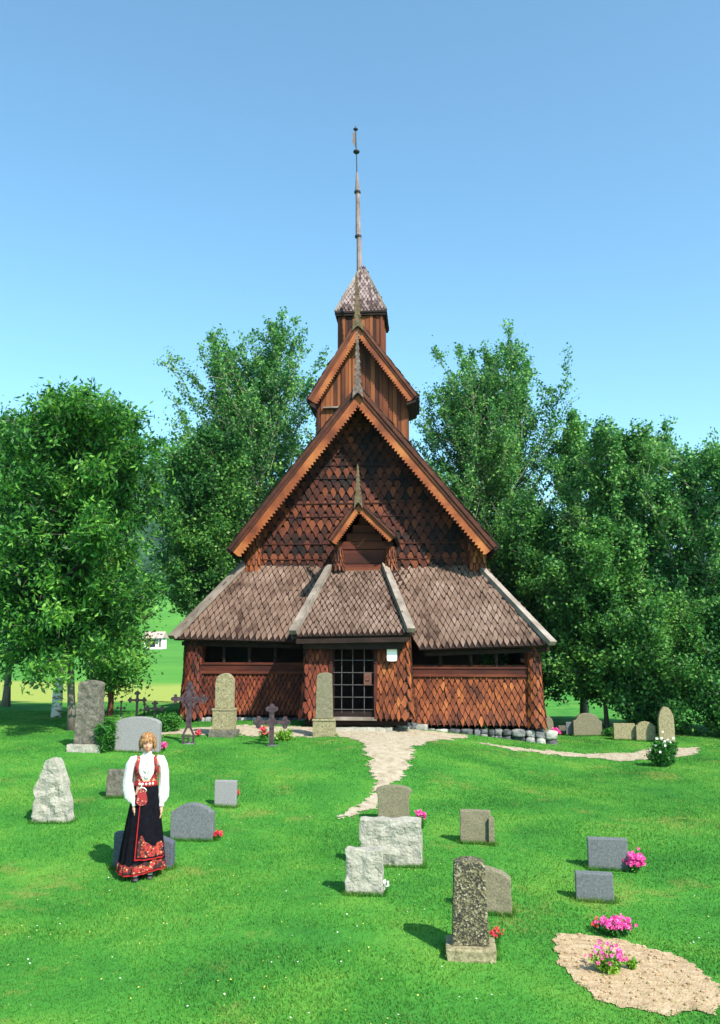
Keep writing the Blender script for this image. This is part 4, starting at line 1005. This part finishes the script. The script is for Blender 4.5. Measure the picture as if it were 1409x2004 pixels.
grave('rounded blue-grey gravestone with small shoulders right of the woman', 332, 417, 1576, 1646, 'ogee', 'blue_stone', .13)
grave('dark blue-grey slab standing right behind the skirt of the woman', 219, 338, 1633, 1702, 'slant', 'dark_stone', .13)
grave('weathered grey gravestone with a flared curved top at the end of the path', 735, 807, 1541, 1612, 'flared', 'olive_stone', .14, .004)
grave('wide pale rough-hewn block in the middle of the lawn', 705, 827, 1609, 1697, 'flat', 'pale_stone', .18, .022)
grave('smaller pale rough-hewn block in front of the wide pale one', 677, 750, 1668, 1753, 'flat', 'pale_stone', .16, .022)
grave('plain weathered grey slab on the lawn between pale block and right side', 902, 962, 1590, 1652, 'flat', 'olive_stone', .13, .005)
grave('speckled dark granite gravestone with rounded top on a plinth in the foreground', 887, 960, 1695, 1876, 'taper', 'speckled_granite', .17, .006, plinth=(97, 22, 'lichen_stone'))
grave('low mottled olive-grey gravestone half hidden behind the speckled one', 925, 1003, 1703, 1791, 'slant', 'olive_stone', .14, .006)
grave('dark grey rectangular slab with the pink bush at its right side', 1155, 1231, 1645, 1704, 'flat', 'blue_stone', .12, ang=-.1)
grave('dark grey rectangular slab below the one with the pink bush', 1131, 1203, 1713, 1766, 'flat', 'blue_stone', .12, ang=-.1)
grave('rounded olive stone half hidden behind the right corner of the church', 1048, 1084, 1400, 1438, 'arch', 'olive_stone', .15)
grave('low dark slab beside the magenta flowers', 1094, 1110, 1421, 1438, 'flat', 'rough_grey_stone', .12)
grave('small narrow pale blue slab left of the shouldered gravestone', 1109, 1123, 1414, 1440, 'flat', 'blue_stone', .1)
grave('broad olive gravestone with shouldered round top in the right back row', 1124, 1179, 1397, 1441, 'shoulder', 'olive_stone', .16)
grave('flat-topped beige gravestone in the right back row', 1203, 1244, 1417, 1449, 'flat', 'lichen_stone', .14)
grave('beige gravestone with curved top at the right end of the back row', 1247, 1284, 1413, 1451, 'ogee', 'lichen_stone', .14)
grave('tall pale stone at the right edge behind the white flowers', 1292, 1322, 1385, 1455, 'arch', 'lichen_stone', .14)
grave('yellowish lichen-covered round-topped column stone on a pedestal by the left gallery', 419, 455, 1320, 1442, 'round', 'lichen_stone', .2, .006, plinth=(54, 13, 'rough_grey_stone'), pedestal=(43, 37, 'lichen_stone'))
grave('slim lichen-covered obelisk on a square pedestal left of the grille door', 617, 651, 1319, 1442, 'taper', 'olive_stone', .2, .006, pedestal=(43, 34, 'lichen_stone'))
# slim second block standing against the plain slab
grave('narrow low stone strip pressed against the plain weathered slab', 958, 969, 1604, 1655, 'flat', 'olive_stone', .12, .004)

T = []
for (x, y, w, t) in FEET:
    n = int(900*w+220)
    for _ in range(n):
        if random.random() < .7: px_ = random.uniform(-w/2, w/2); py_ = -abs(random.gauss(0, .02))
        else: px_ = random.choice((-1,1))*(w/2+abs(random.gauss(0,.025))); py_ = random.uniform(-.02, t)
        bx_ = x+px_; by_ = y+py_; bz_ = terr(bx_, by_)-.01; hh = random.uniform(.03, .085); a = random.uniform(0, 6.3); ww = random.uniform(.003, .006); l1 = random.uniform(-.4,.4)*hh; l2 = random.uniform(-.5,.1)*hh
        T += [(bx_-ww*math.cos(a), by_-ww*math.sin(a), bz_), (bx_+ww*math.cos(a), by_+ww*math.sin(a), bz_), (bx_+l1, by_+l2, bz_+hh)]
tag(bigmesh('grass_tufts', np.array(T), np.arange(len(T)).reshape(-1, 3), rng.random(len(T)//3), 'grass_blades'), 'longer uncut grass around the feet of the gravestones', 'grass', kind='stuff')
# ================================================================== IRON CROSSES
def cross(label, px, yb, yt, wpx, arm_py, style='plain', mat='iron_purple', group='wrought iron crosses on the graves', t=None, ang=0):
    g = G(px, yb); s = scl(g); H = (yb-yt)/s; W = wpx/s; za = (yb-arm_py)/s; t = t or W*.11; mb = MB(); D = .03
    cnt = [0]
    def disc(x, z, r):
        cnt[0] += 1; e = .004+.0007*cnt[0]; mb.prism([Vector((x+r*math.cos(2*PI*k/12), -D/2-e, z+r*math.sin(2*PI*k/12))) for k in range(12)], (0, D+2*e, 0))
    def bar(x0, z0, x1, z1, w): cnt[0] += 1; mb.beam(Vector((x0, 0, z0)), Vector((x1, 0, z1)), w, D-.0006*cnt[0])
    if style == 'ornate':
        lo = H*.26
        bar(0, lo, 0, H*.98, t*1.5); bar(-W/2*.92, za, W/2*.92, za, t*1.15)
        for sx in (-1, 1):
            bar(sx*t*1.3, 0, sx*t*1.5, lo*.55, t*.5); bar(sx*t*1.5, lo*.55, sx*t*.3, lo*1.15, t*.5); disc(sx*W*.5, za, t*.55)
            for q in (1, -1): disc(sx*W*.43, za+q*t*.85, t*.42); bar(sx*t*.6, za+q*t*2.2, sx*t*2.2, za+q*t*.5, t*.5)
            disc(sx*t*.85, H*.92, t*.42)
        bar(0, 0, 0, lo*.5, t*.5); disc(0, H, t*.6); bar(-t*2, lo*.5, t*2, lo*.5, t*.4)
        mb.prism([Vector((a*t*1.3, -D/2-.024, za+b*t*2.4)) for a, b in ((-1,0),(0,-1),(1,0),(0,1))], (0, D+.048, 0))
    else:
        bar(0, 0, 0, H*.94, t*1.2); bar(-W/2*.9, za, W/2*.9, za, t*1.1)
        for (x, z) in ((-W*.44, za), (W*.44, za), (0, H-t*1.1)):
            disc(x, z, t*1.05)
            dx, dz = (math.copysign(1, x), 0) if x else (0, 1)
            disc(x+dx*t*.8, z+dz*t*.8, t*.6)
            disc(x+dz*t*1.0, z+dx*t*1.0*(1 if x else 0), t*.62); disc(x-dz*t*1.0, z-abs(dx)*t*1.0, t*.62)
            if x: disc(x, z+t*1.0, t*.62)
        mb.prism([Vector((a*t*1.6, -D/2-.024, za+b*t*1.6)) for a, b in ((-1,0),(0,-1),(1,0),(0,1))], (0, D+.048, 0))
    root = empty('iron_cross', g, label, 'cross', group)
    global PARENT_ABS
    PARENT_ABS = False
    o = mb.build('cross', mat, root); o.rotation_euler = (0, 0, ang)
    mb = MB(); sd_ = random.random()*9; rock(mb, Vector((0, .02, -.02)), W*.2, .09, .05, sd_); mb.build('base_stone', 'foundation_rock', root, True)
    PARENT_ABS = True
cross('large ornate purple-black iron cross in front of the left corner pier', 368, 1456, 1340, 66, 1370, 'ornate')
cross('low iron cross with round trefoil ends between two column stones', 531, 1460, 1381, 60, 1415, 'plain', t=.085)
cross('black iron cross with trefoil ends behind the wide grey gravestone, left of its pair', 267, 1408, 1354, 32, 1371, 'plain', 'iron_dark')
cross('black iron cross behind the right shoulder of the wide grey gravestone', 302, 1410, 1373, 34, 1387, 'plain', 'iron_dark')
cross('smallest black iron cross standing between the two trefoil ones', 282, 1408, 1377, 18, 1390, 'plain', 'iron_dark')
cross('small black iron cross beside the slim reddish trunk', 236, 1405, 1372, 16, 1386, 'plain', 'iron_dark')

# ================================================================== FAR BUILDINGS
def storehouse(px, py, wpx, dist, label, walls, roofm, hpx=17, rpx=13):
    y = CY+dist; p = U(px, py, y); w = wpx/scl(p); h = hpx/scl(p); rh = rpx/scl(p); z = terr(p.x, y); z = p.z
    root = empty('storehouse', (p.x, y, z), label, 'building'); mb = MB(); mb.box((p.x-w/2, y, z-3), (p.x+w/2, y+w*.8, z+h)); wl = mb.build('wall', walls, root)
    mb = MB(); ov = w*.06; mb.add([(p.x-w/2-ov, y-ov*2, z+h-.02), (p.x+w/2+ov, y-ov*2, z+h-.02), (p.x+w/2+ov, y+w*.4, z+h+rh), (p.x-w/2-ov, y+w*.4, z+h+rh), (p.x-w/2-ov, y+w*.8+ov*2, z+h), (p.x+w/2+ov, y+w*.8+ov*2, z+h)], [(0,1,2,3),(3,2,5,4),(0,3,4),(1,5,2),(0,4,5,1)]); mb.build('roof', roofm, root)
    for a, b, zz0, zz1, nm, mt in ((-.16,.10,0,.85,'door','iron_dark'), (-.42,-.26,.35,.9,'window','iron_dark'), (.16,.30,.35,.9,'window','dark_stone'), (-.25,-.18,0,1,'post','barge_dark'), (.36,.44,0,1,'post','barge_dark'), (.11,.14,0,1,'post','barge_dark')):
        mb = MB(); mb.box((p.x+a*w, y-.08, z+zz0*h), (p.x+b*w, y-.003, z+zz1*h)); mb.build(nm, mt, wl)
M('whitewash', [(.62,.60,.58),(.78,.76,.73)], scale=1, bump=.1)
M('pink_roof', [(.32,.22,.20),(.46,.34,.31)], scale=1, bump=.2)
storehouse(299, 1266, 36, 190, 'small white timber storehouse with pinkish roof on the far meadow', 'whitewash', 'pink_roof')

# ================================================================== WOMAN
def embro(name, ground, cols, scale=38):
    m, nt, b = nodes(name); N = nt.nodes; L = nt.links
    tc = N.new('ShaderNodeTexCoord'); v = N.new('ShaderNodeTexVoronoi'); v.inputs['Scale'].default_value = scale; L.new(tc.outputs['Object'], v.inputs['Vector'])
    sp = N.new('ShaderNodeSeparateColor'); L.new(v.outputs['Color'], sp.inputs[0]); cr = N.new('ShaderNodeValToRGB'); cr.color_ramp.interpolation = 'CONSTANT'; e = cr.color_ramp.elements
    st = list(zip((0, .25, .6, .86), cols))
    for i, (p, c) in enumerate(st):
        if i < 2: e[i].position = p; el = e[i]
        else: el = e.new(p)
        el.color = (*c, 1)
    L.new(sp.outputs[0], cr.inputs[0])
    n = N.new('ShaderNodeTexNoise'); n.inputs['Scale'].default_value = 16; n.inputs['Detail'].default_value = 2; L.new(tc.outputs['Object'], n.inputs['Vector'])
    mr = N.new('ShaderNodeMapRange'); mr.inputs[1].default_value = .52; mr.inputs[2].default_value = .56; L.new(n.outputs['Fac'], mr.inputs[0])
    x = N.new('ShaderNodeMix'); x.data_type = 'RGBA'; L.new(mr.outputs[0], x.inputs[0]); L.new(cr.outputs[0], x.inputs[6]); x.inputs[7].default_value = (*ground, 1)
    L.new(x.outputs[2], b.inputs['Base Color']); b.inputs['Roughness'].default_value = .8; MATS[name] = m
embro('embroidery', (.02,.003,.004), ((.16,.006,.008),(.26,.008,.010),(.34,.035,.016),(.48,.24,.11)), 62)
embro('red_brocade', (.22,.008,.012), ((.20,.006,.010),(.28,.010,.012),(.06,.006,.006),(.42,.22,.13)), 70)
M('skin', [(.50,.25,.17),(.58,.30,.21)], scale=20, bump=.05, rough=.5)
M('lips', [(.42,.10,.09),(.48,.13,.11)], scale=20, bump=0)
M('eye', [(.05,.06,.09),(.09,.10,.14)], scale=20, bump=0, rough=.2)
M('hair', [(.08,.03,.010),(.27,.125,.045),(.46,.26,.12)], scale=60, rnd=.6, stretch=(1,1,.25), bump=.4, rough=.5)
M('white_linen', [(.50,.49,.48),(.60,.59,.58)], scale=9, bump=.6, bscale=18, bdist=.012, rough=.9)
M('black_wool', [(.003,.003,.005),(.007,.007,.010)], scale=20, bump=.2, rough=.95, spec=.05)
M('silver', [(.55,.52,.48),(.85,.82,.76)], scale=90, bump=.8, bscale=120, bdist=.004, metal=.6, rough=.35)
M('red_trim', [(.22,.006,.008),(.32,.010,.012)], scale=20, bump=.1)
gw_ = G(279, 1716); s_ = scl(gw_); HW = (1722-1441)/s_
woman = empty('person', gw_, 'blond woman in white blouse, red bodice and long black embroidered skirt standing on the lawn', 'person')
K = HW/1.64
PARENT_ABS = False
def W_(p): return (p[0]*K*.94, p[1]*K*.96, p[2]*K)
def wbuild(mb, name, mat, parent=woman, smooth=True):
    mb.v = [W_(p) for p in mb.v]; return mb.build(name, mat, parent, smooth)
def evalmesh(o):
    dg = bpy.context.evaluated_depsgraph_get(); dg.update(); return bpy.data.meshes.new_from_object(o.evaluated_get(dg))
bv, be, brd = [], [], []
def J(p, r, par=None):
    bv.append(p); brd.append(r)
    if par is not None: be.append((par, len(bv)-1))
    return len(bv)-1
pel = J((0,0,.95), .115); sp1 = J((0,0,1.06), .10, pel); ch = J((0,.0,1.24), .115, sp1); nk0 = J((0,.01,1.36), .055, ch); nk = J((0,.0,1.44), .045, nk0)
hands = []
for s, el_, wr in ((-1, (-.215,.03,1.08), (-.135,-.075,.82)), (1, (.205,.03,1.07), (.195,-.05,.80))):
    hip_ = J((s*.085,0,.86), .095, pel); kn = J((s*.085,-.01,.48), .058, hip_); an = J((s*.08,.02,.09), .038, kn); toe = J((s*.095,-.13,.035), .03, an)
    sh = J((s*.15,0,1.335), .048, ch); e_ = J(el_, .036, sh); w_ = J(wr, .024, e_)
    d = (Vector(wr)-Vector(el_)).normalized()*.4+Vector((0,0,-.8)); d.normalize(); pm = Vector(wr)+d*.055; p_ = J(tuple(pm), .030, w_)
    acr = Vector((0,1,0)).cross(d).cross(d).normalized(); acr = Vector((0,-1,0)) if acr.length < .1 else acr
    if acr.y > 0: acr = -acr
    curl = Vector((-s*.45,0,0))
    for i, (off, ln_) in enumerate(((.027,.062),(.009,.072),(-.009,.068),(-.026,.052))):
        k0 = pm+d*.03+acr*off; k1 = k0+(d+curl*.3).normalized()*ln_*.5; k2 = k1+(d+curl*1.1).normalized()*ln_*.5
        a = J(tuple(k0), .0105, p_); b_ = J(tuple(k1), .009, a); J(tuple(k2), .0075, b_)
    t0 = Vector(wr)+d*.03+acr*.028; t1 = t0+(d+acr*.8).normalized()*.035; t2 = t1+(d+acr*.15+curl*.3).normalized()*.03
    a = J(tuple(t0), .011, p_); b_ = J(tuple(t1), .010, a); J(tuple(t2), .008, b_)
me = bpy.data.meshes.new('b'); me.from_pydata([W_(p) for p in bv], be, []); ob = bpy.data.objects.new('b', me); COL.objects.link(ob)
bm = bmesh.new(); bm.from_mesh(me); sl_ = bm.verts.layers.skin.verify()
for i, v in enumerate(bm.verts): v[sl_].radius = (brd[i]*K, brd[i]*K); v[sl_].use_root = (i == 0)
bm.to_mesh(me); bm.free()
md = ob.modifiers.new('s', 'SKIN'); md.use_smooth_shade = True; sd_ = ob.modifiers.new('u', 'SUBSURF'); sd_.levels = 2; sd_.render_levels = 2
sk = evalmesh(ob); bpy.data.objects.remove(ob)
# head
hc_ = Vector((0,-.012,1.515)); hb = MB(); rr = []; n, m = 40, 30
for j in range(m+1):
    t = PI*(j/m)*.99+.005*PI; ring = []
    for k in range(n):
        a = 2*PI*k/n; d = Vector((math.sin(t)*math.sin(a), -math.sin(t)*math.cos(a), -math.cos(t)))   # a=0 faces -y
        q = Vector((d.x*.077, d.y*.092, d.z*.116))
        if d.z < 0: q.x *= 1-.38*(-d.z)**1.6; q.y *= 1-.18*(-d.z)**2 if d.y > 0 else 1-.05*d.z*d.z
        gs_ = lambda cx, cz, sx, sz: math.exp(-((d.x-cx)/sx)**2-((d.z-cz)/sz)**2) if d.y < 0 else 0
        q.y -= .024*gs_(0,-.22,.13,.16) + .012*gs_(0,-.02,.10,.2) + .008*gs_(0,-.52,.25,.09) + .010*gs_(0,-.86,.3,.12)
        q.y += .010*gs_(.36,.04,.16,.12) + .010*gs_(-.36,.04,.16,.12)
        q.y -= .006*gs_(.5,-.3,.22,.2) + .006*gs_(-.5,-.3,.22,.2) + .004*gs_(0,.2,.6,.09)
        ring.append(hc_+q)
    rr.append(ring)
hb.rings(rr)
for s in (-1,1): hb.ball(hc_+Vector((s*.072,.008,-.01)), (.010,.018,.028), 8, 6)
hm_ = bpy.data.meshes.new('h'); hm_.from_pydata([W_(p) for p in hb.v], [], hb.f)
bm = bmesh.new(); bm.from_mesh(sk); bm.from_mesh(hm_); bmesh.ops.recalc_face_normals(bm, faces=bm.faces); jm = bpy.data.meshes.new('j'); bm.to_mesh(jm); bm.free()
jo = bpy.data.objects.new('body', jm); COL.objects.link(jo); rm_ = jo.modifiers.new('r', 'REMESH'); rm_.mode = 'VOXEL'; rm_.voxel_size = .0055; rm_.use_smooth_shade = True
bodym = evalmesh(jo); bpy.data.objects.remove(jo); bodym.materials.clear(); bodym.materials.append(MATS['skin']); body = bpy.data.objects.new('body', bodym); COL.objects.link(body); body.parent = woman
for s in (-1,1):
    mb = MB(); mb.ball(hc_+Vector((s*.027,-.073,.005)), (.012,.008,.0075), 10, 6); wbuild(mb, 'eye', 'eye', body)
    mb = MB(); mb.tube([hc_+Vector((s*q, -.084+q*.18, .026-abs(q-.028)*.25)) for q in (.012,.022,.032,.042)], [.002,.0035,.003,.0015], 5); wbuild(mb, 'eyebrow', 'hair', body)
mb = MB(); mb.ball(hc_+Vector((0,-.0925,-.058)), (.021,.006,.0075), 10, 6); wbuild(mb, 'lips', 'lips', body)
# hair
mb = MB(); rr = []; n = 44
for j in range(19):
    t = j/18; ring = []
    for k in range(n):
        a = 2*PI*k/n; front = max(0, math.cos(a)); lowz = -.062 if front < .40 else -.062+(.10)*min(1,(front-.40)/.35)
        zt_ = .128*(1-t)+lowz*t; el2 = math.asin(max(-1, min(1, zt_/.130))); c = math.cos(el2) if zt_ > -.02 else 1-.12*(-zt_-.02)/.08
        w2 = 1+.05*math.sin(a*7+t*3)+.03*math.sin(a*13)
        ring.append(hc_+Vector((math.sin(a)*.102*c*w2, -math.cos(a)*.110*c*w2+.008, zt_+.004)))
    rr.append(ring)
mb.rings(rr, cap=False)
for k in range(420):
    a = random.uniform(0, 2*PI); front = max(0, math.cos(a)); lowz = -.068 if front < .40 else -.068+.105*min(1,(front-.40)/.35); lowz += random.uniform(-.022,.015); pts = []
    for i in range(7):
        t = i/6; zt_ = .132*(1-t**1.3)+lowz*t**1.3; el2 = math.asin(max(-1, min(1, zt_/.134))); c = (math.cos(el2) if zt_ > -.02 else 1-.14*(-zt_-.02)/.08)*1.03; aa = a+.18*math.sin(t*3+k)
        pts.append(hc_+Vector((math.sin(aa)*.106*c, -math.cos(aa)*.115*c+.008, zt_)))
    mb.tube(pts, [.0035,.0045,.0045,.0045,.004,.003,.001], 4, False)
wbuild(mb, 'hair', 'hair', body)
# blouse
mb = MB()
def tr_(z): # torso half widths (x, y) at height z
    pts = [(.98,.135,.10),(1.08,.118,.088),(1.18,.135,.105),(1.26,.145,.112),(1.33,.150,.088),(1.365,.115,.07),(1.385,.062,.055),(1.43,.052,.050)]
    for (z0,a0,b0),(z1,a1,b1) in zip(pts, pts[1:]):
        if z <= z1: t = (z-z0)/(z1-z0); return a0+(a1-a0)*t, b0+(b1-b0)*t
    return pts[-1][1:]
def tring(z, add=0, n=36, y0=0): a, b = tr_(z); return [Vector(((a+add)*math.sin(2*PI*k/n), -(b+add)*math.cos(2*PI*k/n)+y0, z)) for k in range(n)]
mb.rings([tring(z) for z in (.98,1.03,1.08,1.13,1.18,1.22,1.26,1.30,1.33,1.35,1.365,1.385,1.405,1.43)], cap=False)
blouse = wbuild(mb, 'blouse', 'white_linen')
for s, e_, w_ in ((-1, Vector((-.225,.03,1.08)), Vector((-.135,-.075,.84))), (1, Vector((.215,.03,1.07)), Vector((.195,-.05,.82)))):
    mb = MB(); sh = Vector((s*.12,0,1.335)); path = [sh, Vector((s*.165,.0,1.325)), Vector((s*.195,.01,1.26)), Vector((s*.212,.02,1.17)), e_, e_.lerp(w_,.3)+Vector((s*.012,0,-.01)), e_.lerp(w_,.58)+Vector((s*.014,0,-.02)), e_.lerp(w_,.8)+Vector((s*.006,0,-.01)), e_.lerp(w_,.92), w_, w_+(w_-e_)*.12]
    rad = [.045,.055,.060,.060,.062,.068,.068,.052,.034,.030,.035]; rings = []; n = 22
    pts = path
    for i, p in enumerate(pts):
        d = (pts[min(i+1,len(pts)-1)]-pts[max(i-1,0)]).normalized(); a1 = d.cross(Vector((0,1,.01))).normalized(); b1 = d.cross(a1)
        rings.append([p+(a1*math.cos(2*PI*k/n)+b1*math.sin(2*PI*k/n))*rad[i]*(1+.09*math.sin(k*2*PI/n*6+i*.7)+.05*math.sin(k*2*PI/n*3+i*2.1)) for k in range(n)])
    mb.rings(rings); wbuild(mb, 'sleeve', 'white_linen', blouse)
# bodice with straps
mb = MB(); n = 30; zs = [1.05+.03*i for i in range(8)]; V = []
for z in zs:
    a, b = tr_(z); op = .22+.75*max(0,(z-1.06)/.2)**1.2
    for k in range(n+1): th = op+(2*PI-2*op)*k/n; V.append(Vector(((a+.010)*math.sin(th), -(b+.010)*math.cos(th), z)))
mb.add(V, [(j*(n+1)+k, j*(n+1)+k+1, (j+1)*(n+1)+k+1, (j+1)*(n+1)+k) for j in range(len(zs)-1) for k in range(n)])
bod = wbuild(mb, 'bodice', 'red_brocade')
for s in (-1,1):
    mb = MB(); path = [Vector((s*.110,-.095,1.18)), Vector((s*.118,-.100,1.25)), Vector((s*.108,-.094,1.31)), Vector((s*.098,-.060,1.362)), Vector((s*.095,.0,1.378)), Vector((s*.10,.06,1.355)), Vector((s*.10,.105,1.25))]
    V = []
    for p in path: V += [p+Vector((-.019,0,0)), p+Vector((.019,0,-.002))]
    mb.add(V, [(2*i,2*i+1,2*i+3,2*i+2) for i in range(len(path)-1)]); o = wbuild(mb, 'strap', 'red_brocade', bod); sf = o.modifiers.new('s','SOLIDIFY'); sf.thickness = .008
mb = MB(); mb.rings([tring(z, ad) for z, ad in ((1.035,.016),(1.04,.02),(1.085,.018),(1.09,.012))], cap=False); belt = wbuild(mb, 'belt', 'red_trim')
for k in (-2,-1,0,1,2):
    a, b = tr_(1.06); mb = MB(); mb.ball(((a+.02)*math.sin(k*.3), -(b+.022)*math.cos(k*.3), 1.062), (.015,.006,.017), 8, 5); wbuild(mb, 'silver_plate', 'silver', belt)
for z, r in ((1.30,.018),(1.225,.034),(1.155,.028)):
    a, b = tr_(z); mb = MB(); mb.ball((0.005, -(b+.006), z), (r,.008,r), 14, 6)
    for k in range(10): mb.ball((.005+r*.95*math.cos(k*.628), -(b+.010), z+r*.95*math.sin(k*.628)), r*.2, 6, 4)
    wbuild(mb, 'brooch', 'silver')
# skirt
def skr(th, z):
    t = 1-(z-.085)/(1.045-.085); a = .128+.155*t**.72; b = .098+.145*t**.72; f = 1+(.045*math.sin(th*15)+.02*math.sin(th*7+1))*min(1, t*1.4)*t**.3
    return Vector((a*math.sin(th)*f-.018*t, -b*math.cos(th)*f+.01, z))
def hemz(th): return .085+.02*math.sin(th)+.012*math.sin(th*3)
mb = MB(); n = 180; NZ = 26; rings = []
for j in range(NZ+1):
    t = j/NZ; rings.append([skr(2*PI*k/n, 1.045+(hemz(2*PI*k/n)-1.045)*t) for k in range(n)])
mb.rings(rings, cap=False); skirt = wbuild(mb, 'skirt', 'black_wool')
def skirt_patch(name, mat, th0, th1, z0f, z1f, off, parent, nn=60, nz=8):
    mb = MB(); V = []
    for j in range(nz+1):
        for k in range(nn+1):
            th = th0+(th1-th0)*k/nn; z = z0f(th)+(z1f(th)-z0f(th))*j/nz; p = skr(th, z); c = Vector((p.x, p.y, 0)).normalized(); V.append(p+c*off)
    mb.add(V, [(j*(nn+1)+k, j*(nn+1)+k+1, (j+1)*(nn+1)+k+1, (j+1)*(nn+1)+k) for j in range(nz) for k in range(nn)]); return wbuild(mb, name, mat, parent)
skirt_patch('embroidered_hem', 'embroidery', 0, 2*PI, lambda t: hemz(t)+.022, lambda t: hemz(t)+.115+.012*math.sin(t*14), .005, skirt, 200)
skirt_patch('red_hem', 'red_trim', 0, 2*PI, lambda t: hemz(t)-.002, lambda t: hemz(t)+.014, .006, skirt, 200)
ap0, ap1 = -.30, 1.25
apron = skirt_patch('apron', 'black_wool', ap0, ap1, lambda t: .235, lambda t: 1.04, .014, woman, 80, 30)
skirt_patch('apron_embroidery', 'embroidery', ap0+.09, ap1-.02, lambda t: .27, lambda t: .40+.12*math.exp(-((t-(ap0+.22))/.14)**2)+.02*math.sin(t*9), .018, apron, 70)
skirt_patch('apron_edge', 'red_trim', ap0, ap1, lambda t: .236, lambda t: .252, .019, apron, 70, 2)
skirt_patch('apron_edge', 'red_trim', ap0-.02, ap0+.03, lambda t: .236, lambda t: 1.03, .019, apron, 3, 30)
# purse
mb = MB(); cx0, cz0 = -.045, .93; n = 20; front = []
pr_ = [(-.03,.09),(.03,.09),(.045,.05),(.065,-.02),(.068,-.06),(.045,-.092),(0,-.10),(-.045,-.092),(-.068,-.06),(-.065,-.02),(-.045,.05)]
yy = skr(-.35, cz0).y-.03
mb.prism([Vector((cx0+x, yy+(.09-z)*-.12, cz0+z)) for x, z in pr_], (0,.03,0)); purse = wbuild(mb, 'purse', 'red_brocade', smooth=False)
mb = MB(); mb.tube([Vector((cx0+.052*math.cos(a), yy-.004-(.05)*.0, cz0+.055+.045*math.sin(a))) for a in [PI*i/8 for i in range(9)]], [.008]*9, 6); mb.tube([Vector((cx0-.01, yy, cz0+.095)), Vector((cx0-.012, yy+.02, cz0+.15))], [.010,.008], 6); wbuild(mb, 'silver_frame', 'silver', purse)
# shoes
for s, yo in ((-1,-.03),(1,.03)):
    mb = MB(); prof = [(-.155,.028,.030),(-.13,.040,.045),(-.09,.046,.055),(-.04,.044,.075),(.02,.038,.085),(.055,.034,.075)]; rings = []
    for y, hw_, hh in prof: rings.append([Vector((s*.085+hw_*math.cos(a), y-.05+yo, max(.0, hh*.5+hh*.5*math.sin(a)))) for a in [2*PI*k/14 for k in range(14)]])
    mb.rings(rings); shoe = wbuild(mb, 'shoe', 'iron_dark')
    mb = MB(); mb.box((s*.085-.026, -.165+yo, .052), (s*.085+.026, -.125+yo, .066)); wbuild(mb, 'buckle', 'silver', shoe, False)
woman.rotation_euler = (0, 0, YAW+R(14)); woman.scale = (.98, .98, .975)
for o_ in (body,): pass
PARENT_ABS = True

# ================================================================== HAZE
mb = MB(); mb.box((-1600, -60, -5), (1600, 1700, 310)); PARENT_ABS = True
hm, hnt, hb_ = nodes('haze_air'); hnt.nodes.remove(hb_); pv = hnt.nodes.new('ShaderNodeVolumePrincipled'); pv.inputs['Color'].default_value = (.62,.76,1,1); pv.inputs['Density'].default_value = .00012; pv.inputs['Anisotropy'].default_value = .2
hnt.links.new(pv.outputs[0], hnt.nodes['Material Output'].inputs['Volume']); MATS['haze_air'] = hm
hz = mb.build('haze', 'haze_air'); tag(hz, 'thin blue summer haze over the far hillside', 'haze', kind='stuff')
# ================================================================== LIGHT
AZ, EL = R(40), R(45)
ld = Vector((-math.sin(AZ)*math.cos(EL), math.cos(AZ)*math.cos(EL), -math.sin(EL)))
sl = bpy.data.lights.new('sun', 'SUN'); sl.energy = 4.8; sl.angle = R(.5); sl.color = (1.0, .93, .82)
so = bpy.data.objects.new('sun', sl); COL.objects.link(so); so.rotation_euler = ld.to_track_quat('-Z', 'Y').to_euler(); so.location = (10, -20, 30)
wd = bpy.data.worlds.new("World"); scn.world = wd; wd.use_nodes = True; nt = wd.node_tree
sky = nt.nodes.new('ShaderNodeTexSky'); sky.sky_type = 'NISHITA'; sky.sun_disc = False; sky.sun_elevation = EL; sky.sun_rotation = PI-AZ
sky.air_density = 1.0; sky.dust_density = 1.3; sky.ozone_density = 1.6; sky.altitude = 600
bg = nt.nodes['Background']; tint = nt.nodes.new('ShaderNodeMix'); tint.data_type = 'RGBA'; tint.blend_type = 'MULTIPLY'; tint.inputs[0].default_value = 1; tint.inputs[7].default_value = (.80,1.13,1.07,1)
nt.links.new(sky.outputs[0], tint.inputs[6]); nt.links.new(tint.outputs[2], bg.inputs[0]); bg.inputs[1].default_value = .145
scn.view_settings.view_transform = 'Standard'; scn.view_settings.look = 'None'; scn.view_settings.exposure = 0.98; scn.view_settings.gamma = 1.0
scn.render.resolution_x = 720; scn.render.resolution_y = 1024
